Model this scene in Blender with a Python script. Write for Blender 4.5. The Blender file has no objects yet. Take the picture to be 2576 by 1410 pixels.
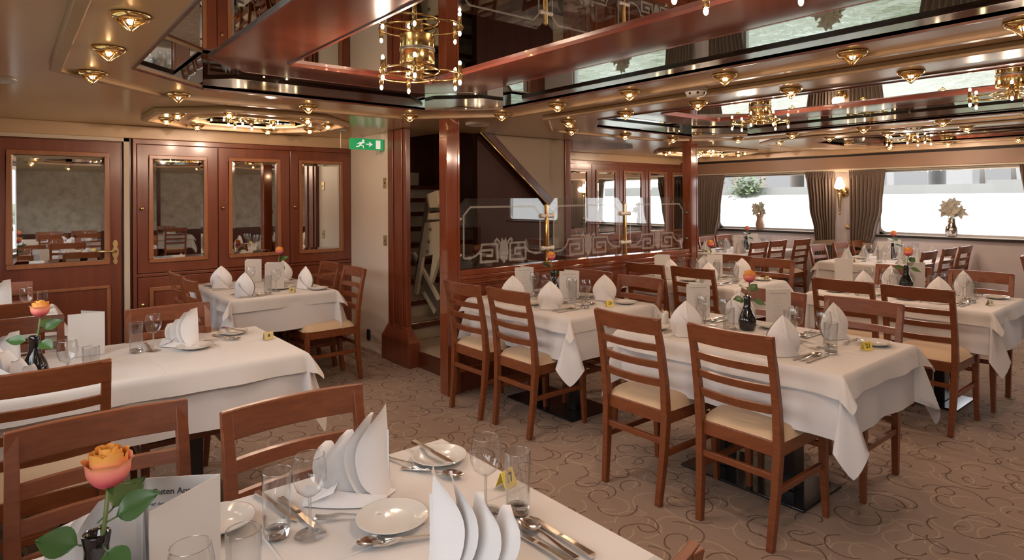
import bpy, bmesh, math, random
from math import pi, sin, cos, radians, sqrt, atan2
from mathutils import Vector, Matrix
random.seed(7)
scene = bpy.context.scene
COL = scene.collection

# ------------------------------------------------------------------ camera, sky, exposure
FPX, PX, PY, ROLL, EYE, HEAD = 1560.0, 1288.0, 499.0, 0.0057, 1.5, 50.79
cd = bpy.data.cameras.new('camera')
cam = bpy.data.objects.new('camera', cd)
COL.objects.link(cam)
cd.sensor_width = 36.0
cd.lens = 36.0 * FPX / 2576.0
cd.shift_y = -(705.0 - PY) / 2576.0
cd.clip_start = 0.05
cd.clip_end = 600
cam.matrix_world = (Matrix.Translation((0, 0, EYE)) @ Matrix.Rotation(radians(HEAD - 90), 4, 'Z')
                    @ Matrix.Rotation(radians(90), 4, 'X') @ Matrix.Rotation(-ROLL, 4, 'Z'))
scene.camera = cam

world = bpy.data.worlds.new('sky')
scene.world = world
world.use_nodes = True
bg = world.node_tree.nodes['Background']
bg.inputs[0].default_value = (0.96, 0.965, 1.0, 1)
bg.inputs[1].default_value = 3.3

scene.view_settings.view_transform = 'Standard'
scene.view_settings.look = 'None'
scene.view_settings.exposure = 0.98
scene.view_settings.gamma = 1.0
scene.view_settings.use_curve_mapping = False
scene.cycles.max_bounces = 8
scene.cycles.diffuse_bounces = 3
scene.cycles.glossy_bounces = 4
scene.cycles.transmission_bounces = 4
scene.cycles.transparent_max_bounces = 20
scene.cycles.sample_clamp_indirect = 3.0
scene.cycles.caustics_reflective = False
scene.cycles.caustics_refractive = False
LAMP = 1.45          # overall strength of the lamps

WARM = (1.0, 0.715, 0.535)


def light(name, loc, energy, radius, parent=None, color=WARM):
    ld = bpy.data.lights.new(name, 'POINT')
    ld.energy = energy * LAMP
    ld.shadow_soft_size = radius
    ld.color = color
    o = bpy.data.objects.new(name, ld)
    COL.objects.link(o)
    o.location = loc
    o.parent = parent
    return o


def spot(name, loc, energy, radius, parent=None, color=WARM, angle=150, blend=.6):
    ld = bpy.data.lights.new(name, 'SPOT')
    ld.energy = energy * LAMP
    ld.shadow_soft_size = radius
    ld.color = color
    ld.spot_size = radians(angle)
    ld.spot_blend = blend
    o = bpy.data.objects.new(name, ld)
    COL.objects.link(o)
    o.location = loc
    o.parent = parent
    return o


XW, XL, YB, YF = 8.95, -.30, 6.2, -4.2      # window side, other window side, cabinet wall, wall behind
CEIL = 2.14
WIN_R = [(4.06, 5.68), (1.68, 3.30), (-0.70, 0.92), (-3.08, -1.46)]
WIN_L = [(4.06, 5.68), (1.68, 3.30), (-0.70, 0.92), (-3.08, -1.46)]
# ------------------------------------------------------------------ materials
MATS = {}


def nodes_of(name):
    m = bpy.data.materials.new(name)
    m.use_nodes = True
    MATS[name] = m
    return m, m.node_tree.nodes, m.node_tree.links, m.node_tree.nodes['Principled BSDF']


def plain(name, col, rough=.5, metal=0.0, spec=.5, coat=0.0, emit=None, estr=0, bump=0, bscale=40, sheen=0):
    m, N, L, P = nodes_of(name)
    P.inputs['Base Color'].default_value = (*col, 1)
    P.inputs['Roughness'].default_value = rough
    P.inputs['Metallic'].default_value = metal
    P.inputs['Specular IOR Level'].default_value = spec
    P.inputs['Coat Weight'].default_value = coat
    P.inputs['Sheen Weight'].default_value = sheen
    if emit:
        P.inputs['Emission Color'].default_value = (*emit, 1)
        P.inputs['Emission Strength'].default_value = estr
        m.cycles.emission_sampling = 'NONE'
    if bump:
        t = N.new('ShaderNodeTexCoord')
        n = N.new('ShaderNodeTexNoise')
        n.inputs['Scale'].default_value = bscale
        n.inputs['Detail'].default_value = 3
        b = N.new('ShaderNodeBump')
        b.inputs['Strength'].default_value = bump
        b.inputs['Distance'].default_value = .01
        L.new(t.outputs['Object'], n.inputs['Vector'])
        L.new(n.outputs['Fac'], b.inputs['Height'])
        L.new(b.outputs['Normal'], P.inputs['Normal'])
    return m


def wood(name, c1, c2, rough=.3, scale=(30, 30, 2.5), coat=0.3, spec=.5, croughness=.15):
    m, N, L, P = nodes_of(name)
    t = N.new('ShaderNodeTexCoord')
    mp = N.new('ShaderNodeMapping')
    mp.inputs['Scale'].default_value = scale
    n = N.new('ShaderNodeTexNoise')
    n.inputs['Scale'].default_value = 1.0
    n.inputs['Detail'].default_value = 5
    n.inputs['Roughness'].default_value = .6
    r = N.new('ShaderNodeValToRGB')
    r.color_ramp.elements[0].position = .3
    r.color_ramp.elements[1].position = .72
    r.color_ramp.elements[0].color = (*c1, 1)
    r.color_ramp.elements[1].color = (*c2, 1)
    L.new(t.outputs['Object'], mp.inputs['Vector'])
    L.new(mp.outputs[0], n.inputs['Vector'])
    L.new(n.outputs['Fac'], r.inputs[0])
    L.new(r.outputs[0], P.inputs['Base Color'])
    P.inputs['Roughness'].default_value = rough
    P.inputs['Specular IOR Level'].default_value = spec
    P.inputs['Coat Weight'].default_value = coat
    P.inputs['Coat Roughness'].default_value = croughness
    return m


def thin_glass(name, tint=(1, 1, 1), f0=.04, gain=1.0):
    """thin clear sheet: Schlick reflection over plain transmission, the same from both sides"""
    m, N, L, P = nodes_of(name)
    N.remove(P)
    out = N['Material Output']
    lw = N.new('ShaderNodeLayerWeight')
    lw.inputs['Blend'].default_value = .5
    pw = N.new('ShaderNodeMath')
    pw.operation = 'POWER'
    pw.inputs[1].default_value = 3.0
    ma = N.new('ShaderNodeMath')
    ma.operation = 'MULTIPLY_ADD'
    ma.use_clamp = True
    ma.inputs[1].default_value = gain * (1 - f0)
    ma.inputs[2].default_value = f0
    tr = N.new('ShaderNodeBsdfTransparent')
    tr.inputs[0].default_value = (*tint, 1)
    gl = N.new('ShaderNodeBsdfGlossy')
    gl.inputs['Roughness'].default_value = 0.0
    mx = N.new('ShaderNodeMixShader')
    L.new(lw.outputs['Facing'], pw.inputs[0])
    L.new(pw.outputs[0], ma.inputs[0])
    L.new(ma.outputs[0], mx.inputs[0])
    L.new(tr.outputs[0], mx.inputs[1])
    L.new(gl.outputs[0], mx.inputs[2])
    L.new(mx.outputs[0], out.inputs[0])
    return m


def etched(name, amount):
    m, N, L, P = nodes_of(name)
    N.remove(P)
    out = N['Material Output']
    tr = N.new('ShaderNodeBsdfTransparent')
    di = N.new('ShaderNodeBsdfDiffuse')
    di.inputs[0].default_value = (.80, .80, .76, 1)
    mx = N.new('ShaderNodeMixShader')
    mx.inputs[0].default_value = amount
    L.new(tr.outputs[0], mx.inputs[1])
    L.new(di.outputs[0], mx.inputs[2])
    L.new(mx.outputs[0], out.inputs[0])
    return m


def carpet():
    m, N, L, P = nodes_of('carpet')
    t = N.new('ShaderNodeTexCoord')

    def M(op, a=None, b=None, clamp=False):
        n = N.new('ShaderNodeMath')
        n.operation = op
        n.use_clamp = clamp
        for i, v in enumerate((a, b)):
            if v is None:
                continue
            if isinstance(v, (int, float)):
                n.inputs[i].default_value = v
            else:
                L.new(v, n.inputs[i])
        return n.outputs[0]

    def swirl(scale, off, r0, grow, arc, ph, width):
        mp = N.new('ShaderNodeMapping')
        mp.inputs['Location'].default_value = (off, off * .63, 0)
        L.new(t.outputs['Object'], mp.inputs['Vector'])
        nz = N.new('ShaderNodeTexNoise')
        nz.inputs['Scale'].default_value = 5
        L.new(mp.outputs[0], nz.inputs['Vector'])
        vm = N.new('ShaderNodeVectorMath')
        vm.operation = 'MULTIPLY_ADD'
        L.new(nz.outputs['Color'], vm.inputs[0])
        vm.inputs[1].default_value = (.05, .05, 0)
        L.new(mp.outputs[0], vm.inputs[2])
        v = N.new('ShaderNodeTexVoronoi')
        v.voronoi_dimensions = '2D'
        v.inputs['Scale'].default_value = scale
        v.inputs['Randomness'].default_value = .75
        L.new(vm.outputs[0], v.inputs['Vector'])
        sc = N.new('ShaderNodeVectorMath')
        sc.operation = 'SUBTRACT'
        L.new(vm.outputs[0], sc.inputs[0])
        L.new(v.outputs['Position'], sc.inputs[1])
        sp = N.new('ShaderNodeSeparateXYZ')
        L.new(sc.outputs[0], sp.inputs[0])
        cs = N.new('ShaderNodeSeparateColor')
        L.new(v.outputs['Color'], cs.inputs[0])
        ang = M('ARCTAN2', sp.outputs[1], sp.outputs[0])
        a01 = M('FRACT', M('ADD', M('ADD', M('DIVIDE', ang, 2 * pi), ph), M('MULTIPLY', cs.outputs[0], 3.0)))
        rad = M('MULTIPLY', v.outputs['Distance'], 1.0)
        target = M('ADD', M('MULTIPLY', a01, grow), r0)
        d = M('ABSOLUTE', M('SUBTRACT', rad, target))
        line = M('SUBTRACT', 1.0, M('DIVIDE', d, width), True)
        line = M('MULTIPLY', line, 2.2, True)
        mask = M('LESS_THAN', a01, arc)
        return M('MULTIPLY', line, mask)

    dark = M('MAXIMUM', swirl(4.9, 0.0, .12, .42, .72, .1, .024), swirl(4.0, 3.7, .32, .20, .52, .5, .020))
    lite = M('MAXIMUM', swirl(4.5, 9.1, .28, .24, .70, .3, .021), swirl(3.6, 5.3, .34, .18, .62, .8, .018))
    fn = N.new('ShaderNodeTexNoise')
    fn.inputs['Scale'].default_value = 160
    fn.inputs['Detail'].default_value = 2
    L.new(t.outputs['Object'], fn.inputs['Vector'])
    mx0 = N.new('ShaderNodeMixRGB')
    mx0.inputs[1].default_value = (.260, .190, .148, 1)
    mx0.inputs[2].default_value = (.385, .292, .235, 1)
    L.new(fn.outputs['Fac'], mx0.inputs[0])
    mx1 = N.new('ShaderNodeMixRGB')
    mx1.inputs[2].default_value = (.46, .36, .25, 1)
    L.new(M('MULTIPLY', lite, .75), mx1.inputs[0])
    L.new(mx0.outputs[0], mx1.inputs[1])
    mx2 = N.new('ShaderNodeMixRGB')
    mx2.inputs[2].default_value = (.085, .052, .036, 1)
    L.new(M('MULTIPLY', dark, .75), mx2.inputs[0])
    L.new(mx1.outputs[0], mx2.inputs[1])
    L.new(mx2.outputs[0], P.inputs['Base Color'])
    P.inputs['Roughness'].default_value = .95
    P.inputs['Specular IOR Level'].default_value = .1
    b = N.new('ShaderNodeBump')
    b.inputs['Strength'].default_value = .3
    b.inputs['Distance'].default_value = .004
    L.new(fn.outputs['Fac'], b.inputs['Height'])
    L.new(b.outputs['Normal'], P.inputs['Normal'])
    return m


def marble():
    m, N, L, P = nodes_of('marbled_panel')
    t = N.new('ShaderNodeTexCoord')
    n = N.new('ShaderNodeTexNoise')
    n.inputs['Scale'].default_value = 5
    n.inputs['Detail'].default_value = 8
    n.inputs['Roughness'].default_value = .7
    r = N.new('ShaderNodeValToRGB')
    r.color_ramp.elements[0].position = .3
    r.color_ramp.elements[1].position = .62
    r.color_ramp.elements[0].color = (.33, .29, .23, 1)
    r.color_ramp.elements[1].color = (.60, .56, .47, 1)
    L.new(t.outputs['Object'], n.inputs['Vector'])
    L.new(n.outputs['Fac'], r.inputs[0])
    L.new(r.outputs[0], P.inputs['Base Color'])
    P.inputs['Roughness'].default_value = .4
    return m


def striped(name, c1, c2, scale):
    m, N, L, P = nodes_of(name)
    t = N.new('ShaderNodeTexCoord')
    w = N.new('ShaderNodeTexWave')
    w.bands_direction = 'Y'
    w.inputs['Scale'].default_value = scale
    w.inputs['Distortion'].default_value = .6
    mx = N.new('ShaderNodeMixRGB')
    mx.inputs[1].default_value = (*c1, 1)
    mx.inputs[2].default_value = (*c2, 1)
    L.new(t.outputs['Object'], w.inputs['Vector'])
    L.new(w.outputs['Fac'], mx.inputs[0])
    L.new(mx.outputs[0], P.inputs['Base Color'])
    P.inputs['Roughness'].default_value = .35
    return m


def cloth_mat(name, col):
    m, N, L, P = nodes_of(name)
    P.inputs['Base Color'].default_value = (*col, 1)
    P.inputs['Roughness'].default_value = .75
    P.inputs['Specular IOR Level'].default_value = .25
    P.inputs['Sheen Weight'].default_value = .1
    t = N.new('ShaderNodeTexCoord')
    n = N.new('ShaderNodeTexNoise')
    n.inputs['Scale'].default_value = 6
    n.inputs['Detail'].default_value = 4
    b = N.new('ShaderNodeBump')
    b.inputs['Strength'].default_value = .25
    b.inputs['Distance'].default_value = .02
    L.new(t.outputs['Object'], n.inputs['Vector'])
    L.new(n.outputs['Fac'], b.inputs['Height'])
    L.new(b.outputs['Normal'], P.inputs['Normal'])
    return m


def petal_mat():
    m, N, L, P = nodes_of('rose_petal')
    t = N.new('ShaderNodeTexCoord')
    s = N.new('ShaderNodeSeparateXYZ')
    L.new(t.outputs['Generated'], s.inputs[0])
    r = N.new('ShaderNodeValToRGB')
    r.color_ramp.elements[0].position = .18
    r.color_ramp.elements[1].position = .78
    r.color_ramp.elements[0].color = (.60, .075, .11, 1)
    r.color_ramp.elements[1].color = (.84, .40, .08, 1)
    e = r.color_ramp.elements.new(.50)
    e.color = (.84, .28, .20, 1)
    L.new(s.outputs[2], r.inputs[0])
    L.new(r.outputs[0], P.inputs['Base Color'])
    P.inputs['Roughness'].default_value = .55
    P.inputs['Subsurface Weight'].default_value = .15
    P.inputs['Subsurface Radius'].default_value = (.01, .004, .002)
    return m


def water_mat():
    m, N, L, P = nodes_of('river_water')
    P.inputs['Base Color'].default_value = (.105, .115, .07, 1)
    P.inputs['Roughness'].default_value = .12
    P.inputs['IOR'].default_value = 1.33
    t = N.new('ShaderNodeTexCoord')
    n = N.new('ShaderNodeTexNoise')
    n.inputs['Scale'].default_value = 1.6
    n.inputs['Detail'].default_value = 5
    b = N.new('ShaderNodeBump')
    b.inputs['Strength'].default_value = .5
    b.inputs['Distance'].default_value = .25
    L.new(t.outputs['Object'], n.inputs['Vector'])
    L.new(n.outputs['Fac'], b.inputs['Height'])
    L.new(b.outputs['Normal'], P.inputs['Normal'])
    return m


chair_wood = wood('chair_wood', (.140, .038, .012), (.215, .064, .020), .36, (12, 12, 60), .10)
panel_wood = wood('panel_wood', (.130, .030, .013), (.200, .053, .022), .30, (14, 14, 1.2), .3)
frame_wood = wood('frame_wood', (.255, .092, .035), (.34, .135, .056), .28, (20, 20, 3), .3)
dark_wood = wood('dark_wood', (.060, .015, .008), (.105, .027, .013), .25, (14, 14, 2), .4)
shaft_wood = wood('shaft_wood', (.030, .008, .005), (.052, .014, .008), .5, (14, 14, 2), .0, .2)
pillar_wood = wood('pillar_wood', (.150, .036, .014), (.24, .062, .024), .10, (10, 10, 1.5), .7, .6, .05)
lacquer = wood('lacquer_mahogany', (.150, .043, .024), (.20, .060, .034), .16, (3, 3, 3), .5, .5, .12)
lip_red = plain('lip_mahogany', (.16, .040, .024), .25, coat=.4)
ceil_mat = plain('ceiling_lacquer', (.66, .445, .25), .24, spec=.7, coat=.25)
ceil_mat.node_tree.nodes['Principled BSDF'].inputs['Coat Roughness'].default_value = .16
trim_mat = plain('ceiling_trim', (.46, .32, .185), .3, spec=.5)
beam_mat = plain('beam_leather', (.27, .165, .105), .45)
white_wall = plain('white_wall', (.74, .66, .56), .45)
lilac_wall = plain('window_wall', (.62, .58, .60), .55)
cream_strip = plain('cream_strip', (.52, .44, .33), .4)
stripe_panel = striped('striped_panel', (.24, .18, .115), (.30, .225, .15), 5)
marble_m = marble()
carpet_m = carpet()
beige_carpet = plain('stair_carpet', (.36, .28, .19), .9, bump=.3, bscale=120)
mirror_m = plain('mirror_glass', (.80, .82, .80), .015, 1.0)
ceil_mirror = plain('ceiling_mirror_glass', (.62, .65, .63), .012, 1.0)
brass = plain('polished_brass', (.80, .56, .24), .13, 1.0)
dull_brass = plain('satin_brass', (.62, .46, .22), .32, 1.0)
chrome = plain('chrome', (.80, .80, .79), .06, 1.0)
silver = plain('cutlery_steel', (.72, .69, .65), .16, 1.0)
alu = plain('window_aluminium', (.55, .53, .50), .35, .7)
glass_m = thin_glass('glassware', (.965, .97, .97), .075, 1.0)
heavy_glass = thin_glass('glass_base', (.93, .925, .91), .30, .9)
solid_glass = plain('solid_glass', (.97, .97, .96), 0.0, spec=.5)
solid_glass.node_tree.nodes['Principled BSDF'].inputs['Transmission Weight'].default_value = 1.0
pane_m = thin_glass('window_pane', (.985, .99, .99), .05, .6)
screen_m = thin_glass('screen_glass', (.95, .965, .96), .12, .9)
crystal = thin_glass('lamp_crystal', (.98, .92, .80), .12, .8)
etch_m = etched('etched_glass', .28)
cloth_w = cloth_mat('tablecloth_white', (.62, .605, .595))
over_w = cloth_mat('overcloth_white', (.60, .575, .545))
napkin_m = cloth_mat('napkin_white', (.70, .685, .675))
porcelain = plain('porcelain', (.62, .60, .55), .12, spec=.5, coat=.4)
cushion_m = plain('cream_upholstery', (.52, .375, .235), .75, sheen=.2, bump=.1, bscale=200)
black_metal = plain('black_steel', (.010, .010, .011), .28, spec=.5)
plate_metal = plain('base_plate_steel', (.035, .036, .040), .14, .6)
vase_m = plain('black_glaze', (.006, .006, .007), .06, spec=.6, coat=.6)
leaf_m = plain('rose_leaf', (.045, .110, .025), .40)
stem_m = plain('rose_stem', (.13, .17, .05), .45)
petal_m = petal_mat()
paper_m = plain('menu_paper', (.62, .60, .57), .55)
ink = plain('ink', (.06, .06, .065), .6)
grey_ink = plain('faint_ink', (.38, .36, .34), .6)
yellow_card = plain('yellow_card', (.78, .62, .10), .5)
brown_card = plain('brass_card', (.46, .36, .14), .45, .1)
curtain_m = plain('curtain_weave', (.165, .122, .092), .85, bump=.4, bscale=90, sheen=.2)
tie_m = plain('tieback_band', (.30, .235, .165), .8)
flower_m = plain('pale_bloom', (.46, .44, .37), .6)
pot_m = plain('glazed_vase', (.28, .17, .12), .2, coat=.4)
bulb_m = plain('lit_bulb', (1, .85, .6), .4, emit=(1.0, .70, .38), estr=26)
shade_m = plain('lit_shade', (.9, .7, .5), .5, emit=(1.0, .62, .34), estr=2.4)
sign_green = plain('sign_green', (.015, .26, .085), .5, emit=(.02, .42, .13), estr=.25)
sign_white = plain('sign_white', (.8, .8, .78), .5, emit=(.9, .95, .9), estr=.25)
plastic_w = plain('white_plastic', (.68, .64, .58), .4)
black_plastic = plain('black_plastic', (.012, .012, .012), .4)
lift_beige = plain('beige_metal', (.38, .33, .235), .4)
lift_dark = plain('dark_rail', (.09, .075, .055), .35)
black_gap = plain('shadow_gap', (.012, .008, .006), .6)
water_m = water_mat()
bank_m = plain('pale_stone', (.42, .42, .40), .9, bump=.4, bscale=1)
quay_m = plain('quay_wall', (.17, .17, .16), .9, bump=.3, bscale=2)
facade_m = plain('pale_facade', (.215, .185, .16), .9)
facade_w = plain('white_facade', (.25, .245, .24), .9)
shop_m = plain('dark_glazing', (.15, .15, .148), .5)
bark_m = plain('bark', (.14, .13, .115), .9)
hedge_m = plain('hedge_green', (.13, .17, .09), .9)


def hill_mat():
    m, N, L, P = nodes_of('wooded_hill')
    t = N.new('ShaderNodeTexCoord')
    n = N.new('ShaderNodeTexNoise')
    n.inputs['Scale'].default_value = .5
    n.inputs['Detail'].default_value = 8
    r = N.new('ShaderNodeValToRGB')
    r.color_ramp.elements[0].position = .35
    r.color_ramp.elements[1].position = .65
    r.color_ramp.elements[0].color = (.07, .08, .045, 1)
    r.color_ramp.elements[1].color = (.19, .195, .135, 1)
    L.new(t.outputs['Object'], n.inputs['Vector'])
    L.new(n.outputs['Fac'], r.inputs[0])
    L.new(r.outputs[0], P.inputs['Base Color'])
    P.inputs['Roughness'].default_value = .95
    return m


hill_m = hill_mat()


# ------------------------------------------------------------------ mesh builder
class MB:
    def __init__(s):
        s.v, s.f, s.m, s.sm = [], [], [], []
        s.cur = 0
        s.smooth = False

    def add(s, verts, faces):
        o = len(s.v)
        s.v += [tuple(p) for p in verts]
        for f in faces:
            s.f.append(tuple(i + o for i in f))
            s.m.append(s.cur)
            s.sm.append(s.smooth)

    def box(s, x0, x1, y0, y1, z0, z1):
        s.add([(x0, y0, z0), (x1, y0, z0), (x1, y1, z0), (x0, y1, z0), (x0, y0, z1), (x1, y0, z1), (x1, y1, z1), (x0, y1, z1)],
              [(0, 3, 2, 1), (4, 5, 6, 7), (0, 1, 5, 4), (1, 2, 6, 5), (2, 3, 7, 6), (3, 0, 4, 7)])

    def hexa(s, p):
        s.add(p, [(0, 3, 2, 1), (4, 5, 6, 7), (0, 1, 5, 4), (1, 2, 6, 5), (2, 3, 7, 6), (3, 0, 4, 7)])

    def prism(s, poly, z0, z1):
        n = len(poly)
        s.add([(x, y, z0) for x, y in poly] + [(x, y, z1) for x, y in poly],
              [tuple(range(n - 1, -1, -1)), tuple(range(n, 2 * n))] + [(i, (i + 1) % n, n + (i + 1) % n, n + i) for i in range(n)])

    def wallring(s, poly, z0, z1):
        n = len(poly)
        s.add([(x, y, z0) for x, y in poly] + [(x, y, z1) for x, y in poly],
              [(i, (i + 1) % n, n + (i + 1) % n, n + i) for i in range(n)])

    def annulus(s, a, b, z0, z1):
        n = len(a)
        V = [(x, y, z0) for x, y in a] + [(x, y, z0) for x, y in b] + [(x, y, z1) for x, y in a] + [(x, y, z1) for x, y in b]
        F = []
        for i in range(n):
            j = (i + 1) % n
            F += [(i, n + i, n + j, j), (2 * n + i, 2 * n + j, 3 * n + j, 3 * n + i), (i, j, 2 * n + j, 2 * n + i),
                  (n + i, 3 * n + i, 3 * n + j, n + j)]
        s.add(V, F)

    def lathe(s, prof, seg=20, c=(0, 0, 0), sx=1, sy=1):
        sm = s.smooth
        s.smooth = True
        V, F = [], []
        n = len(prof)
        for i in range(seg):
            a = 2 * pi * i / seg
            for r, z in prof:
                V.append((c[0] + r * cos(a) * sx, c[1] + r * sin(a) * sy, c[2] + z))
        for i in range(seg):
            j = (i + 1) % seg
            for k in range(n - 1):
                F.append((i * n + k, j * n + k, j * n + k + 1, i * n + k + 1))
        s.add(V, F)
        s.smooth = sm

    def disc(s, r, z, c=(0, 0), seg=20, flip=False):
        V = [(c[0] + r * cos(2 * pi * i / seg), c[1] + r * sin(2 * pi * i / seg), z) for i in range(seg)]
        s.add(V, [tuple(range(seg))[::-1 if flip else 1]])

    def tube(s, pts, r, seg=8, closed=False, caps=True):
        sm = s.smooth
        s.smooth = True
        pts = [Vector(p) for p in pts]
        n = len(pts)
        R = r if isinstance(r, (list, tuple)) else [r] * n
        V, F = [], []
        prev = None
        for i in range(n):
            if closed:
                t = pts[(i + 1) % n] - pts[i - 1]
            else:
                t = pts[min(i + 1, n - 1)] - pts[max(i - 1, 0)]
            t.normalize()
            if prev is None:
                u = t.orthogonal().normalized()
            else:
                u = (prev - t * prev.dot(t)).normalized()
            prev = u
            w = t.cross(u)
            for k in range(seg):
                a = 2 * pi * k / seg
                V.append(pts[i] + (u * cos(a) + w * sin(a)) * R[i])
        for i in range(n if closed else n - 1):
            j = (i + 1) % n
            for k in range(seg):
                l = (k + 1) % seg
                F.append((i * seg + k, i * seg + l, j * seg + l, j * seg + k))
        if caps and not closed:
            F.append(tuple(range(seg))[::-1])
            F.append(tuple((n - 1) * seg + k for k in range(seg)))
        s.add(V, F)
        s.smooth = sm

    def bar(s, pts, w, h, side=(0, 1, 0)):
        """rectangular section along pts; w along side, h across"""
        pts = [Vector(p) for p in pts]
        n = len(pts)
        W = w if isinstance(w, (list, tuple)) else [w] * n
        Hh = h if isinstance(h, (list, tuple)) else [h] * n
        sd = Vector(side)
        V, F = [], []
        for i in range(n):
            t = (pts[min(i + 1, n - 1)] - pts[max(i - 1, 0)]).normalized()
            u = (sd - t * sd.dot(t)).normalized()
            v = t.cross(u)
            for a, b in ((-1, -1), (1, -1), (1, 1), (-1, 1)):
                V.append(pts[i] + u * (W[i] / 2 * a) + v * (Hh[i] / 2 * b))
        for i in range(n - 1):
            for k in range(4):
                l = (k + 1) % 4
                F.append((i * 4 + k, i * 4 + l, i * 4 + 4 + l, i * 4 + 4 + k))
        F += [(3, 2, 1, 0), tuple((n - 1) * 4 + k for k in range(4))]
        s.add(V, F)

    def grid(s, fn, nu, nv, closed=False):
        V = [fn(i / nu, j / nv) for i in range(nu + 1) for j in range(nv + 1)]
        F = [(i * (nv + 1) + j, (i + 1) * (nv + 1) + j, (i + 1) * (nv + 1) + j + 1, i * (nv + 1) + j + 1) for i in range(nu) for j in range(nv)]
        s.add(V, F)

    def ball(s, c, r, seg=10, rings=6, sz=1.0):
        prof = [(r * sin(pi * k / rings), -r * sz * cos(pi * k / rings)) for k in range(rings + 1)]
        s.lathe(prof, seg, c)

    def transform(s, M):
        s.v = [tuple(M @ Vector(p)) for p in s.v]

    def build(s, name, mats, parent=None, loc=None, bevel=0, merge=True):
        me = bpy.data.meshes.new(name)
        me.from_pydata(s.v, [], s.f)
        if not isinstance(mats, (list, tuple)):
            mats = [mats]
        for m in mats:
            me.materials.append(m)
        me.polygons.foreach_set('material_index', s.m)
        me.polygons.foreach_set('use_smooth', s.sm)
        bm = bmesh.new()
        bm.from_mesh(me)
        if merge:
            bmesh.ops.remove_doubles(bm, verts=bm.verts, dist=1e-5)
        bmesh.ops.recalc_face_normals(bm, faces=bm.faces)
        if bevel:
            es = [e for e in bm.edges if len(e.link_faces) == 2 and e.calc_face_angle(0) > .6]
            bmesh.ops.bevel(bm, geom=es, offset=bevel, segments=2, profile=.5, affect='EDGES')
        bm.to_mesh(me)
        bm.free()
        me.update()
        o = bpy.data.objects.new(name, me)
        COL.objects.link(o)
        o.parent = parent
        if loc:
            o.location = loc
        return o


def tag(o, label=None, cat=None, group=None, kind=None):
    if label:
        o['label'] = label
    if cat:
        o['category'] = cat
    if group:
        o['group'] = group
    if kind:
        o['kind'] = kind
    return o


def empty(name, loc=(0, 0, 0), rz=0, **k):
    o = bpy.data.objects.new(name, None)
    o.empty_display_size = .1
    COL.objects.link(o)
    o.location = loc
    o.rotation_euler = (0, 0, rz)
    return tag(o, **k)


KIDS = {}


def kids(o):
    return [c for c in bpy.data.objects if c.parent == o]


def copy_tree(o, parent=None):
    c = o.copy()
    COL.objects.link(c)
    c.parent = parent
    if o.name not in KIDS:
        KIDS[o.name] = kids(o)
    for ch in KIDS[o.name]:
        copy_tree(ch, c)
    return c


PROTO = {}


def place(kind, loc, rz=0, label=None, group=None, scale=1.0, tilt=None):
    """first call uses the prototype itself, later calls copy it with its parts"""
    maker, cat = MAKERS[kind]
    if kind in ('tent', 'tentb'):
        o = maker()          # each card carries its own number
    elif kind not in PROTO:
        PROTO[kind] = maker()
        o = PROTO[kind]
    else:
        o = copy_tree(PROTO[kind])
    o.location = loc
    o.rotation_euler = (tilt or 0, 0, rz)
    o.scale = (scale, scale, scale)
    o['category'] = cat
    if label:
        o['label'] = label
    if group:
        o['group'] = group
    return o


def text_mesh(name, body, size, mat, parent, loc, rot, bold=0.0, align='LEFT'):
    cu = bpy.data.curves.new(name, 'FONT')
    cu.body = body
    cu.size = size
    cu.offset = bold
    cu.align_x = align
    cu.extrude = .0002
    cu.resolution_u = 3
    t = bpy.data.objects.new(name, cu)
    COL.objects.link(t)
    dg = bpy.context.evaluated_depsgraph_get()
    dg.update()
    me = bpy.data.meshes.new_from_object(t.evaluated_get(dg))
    bpy.data.objects.remove(t)
    me.materials.clear()
    me.materials.append(mat)
    o = bpy.data.objects.new(name, me)
    COL.objects.link(o)
    o.parent = parent
    o.location = loc
    o.rotation_euler = rot
    return o


def flat_fill(name, outline, holes, z, mat):
    cu = bpy.data.curves.new(name, 'CURVE')
    cu.dimensions = '2D'
    cu.fill_mode = 'BOTH'
    for poly in [outline] + holes:
        sp = cu.splines.new('POLY')
        sp.points.add(len(poly) - 1)
        for p, (x, y) in zip(sp.points, poly):
            p.co = (x, y, 0, 1)
        sp.use_cyclic_u = True
    t = bpy.data.objects.new(name, cu)
    COL.objects.link(t)
    dg = bpy.context.evaluated_depsgraph_get()
    dg.update()
    me = bpy.data.meshes.new_from_object(t.evaluated_get(dg))
    bpy.data.objects.remove(t)
    me.materials.clear()
    me.materials.append(mat)
    o = bpy.data.objects.new(name, me)
    COL.objects.link(o)
    o.location = (0, 0, z)
    return o


def octo(x0, x1, y0, y1, c):
    return [(x0 + c, y0), (x1 - c, y0), (x1, y0 + c), (x1, y1 - c), (x1 - c, y1), (x0 + c, y1), (x0, y1 - c), (x0, y0 + c)]


def inset(o, d):
    x0, x1 = min(p[0] for p in o), max(p[0] for p in o)
    y0, y1 = min(p[1] for p in o), max(p[1] for p in o)
    c = o[0][0] - x0
    return octo(x0 + d, x1 - d, y0 + d, y1 - d, c - d * (2 - sqrt(2)))


# ------------------------------------------------------------------ structure: floor, walls, ceiling
b = MB()
b.add([(XL, YF, 0), (XW, YF, 0), (XW, 7.6, 0), (XL, 7.6, 0)], [(0, 1, 2, 3)])
tag(b.build('floor', carpet_m), kind='structure')

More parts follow.
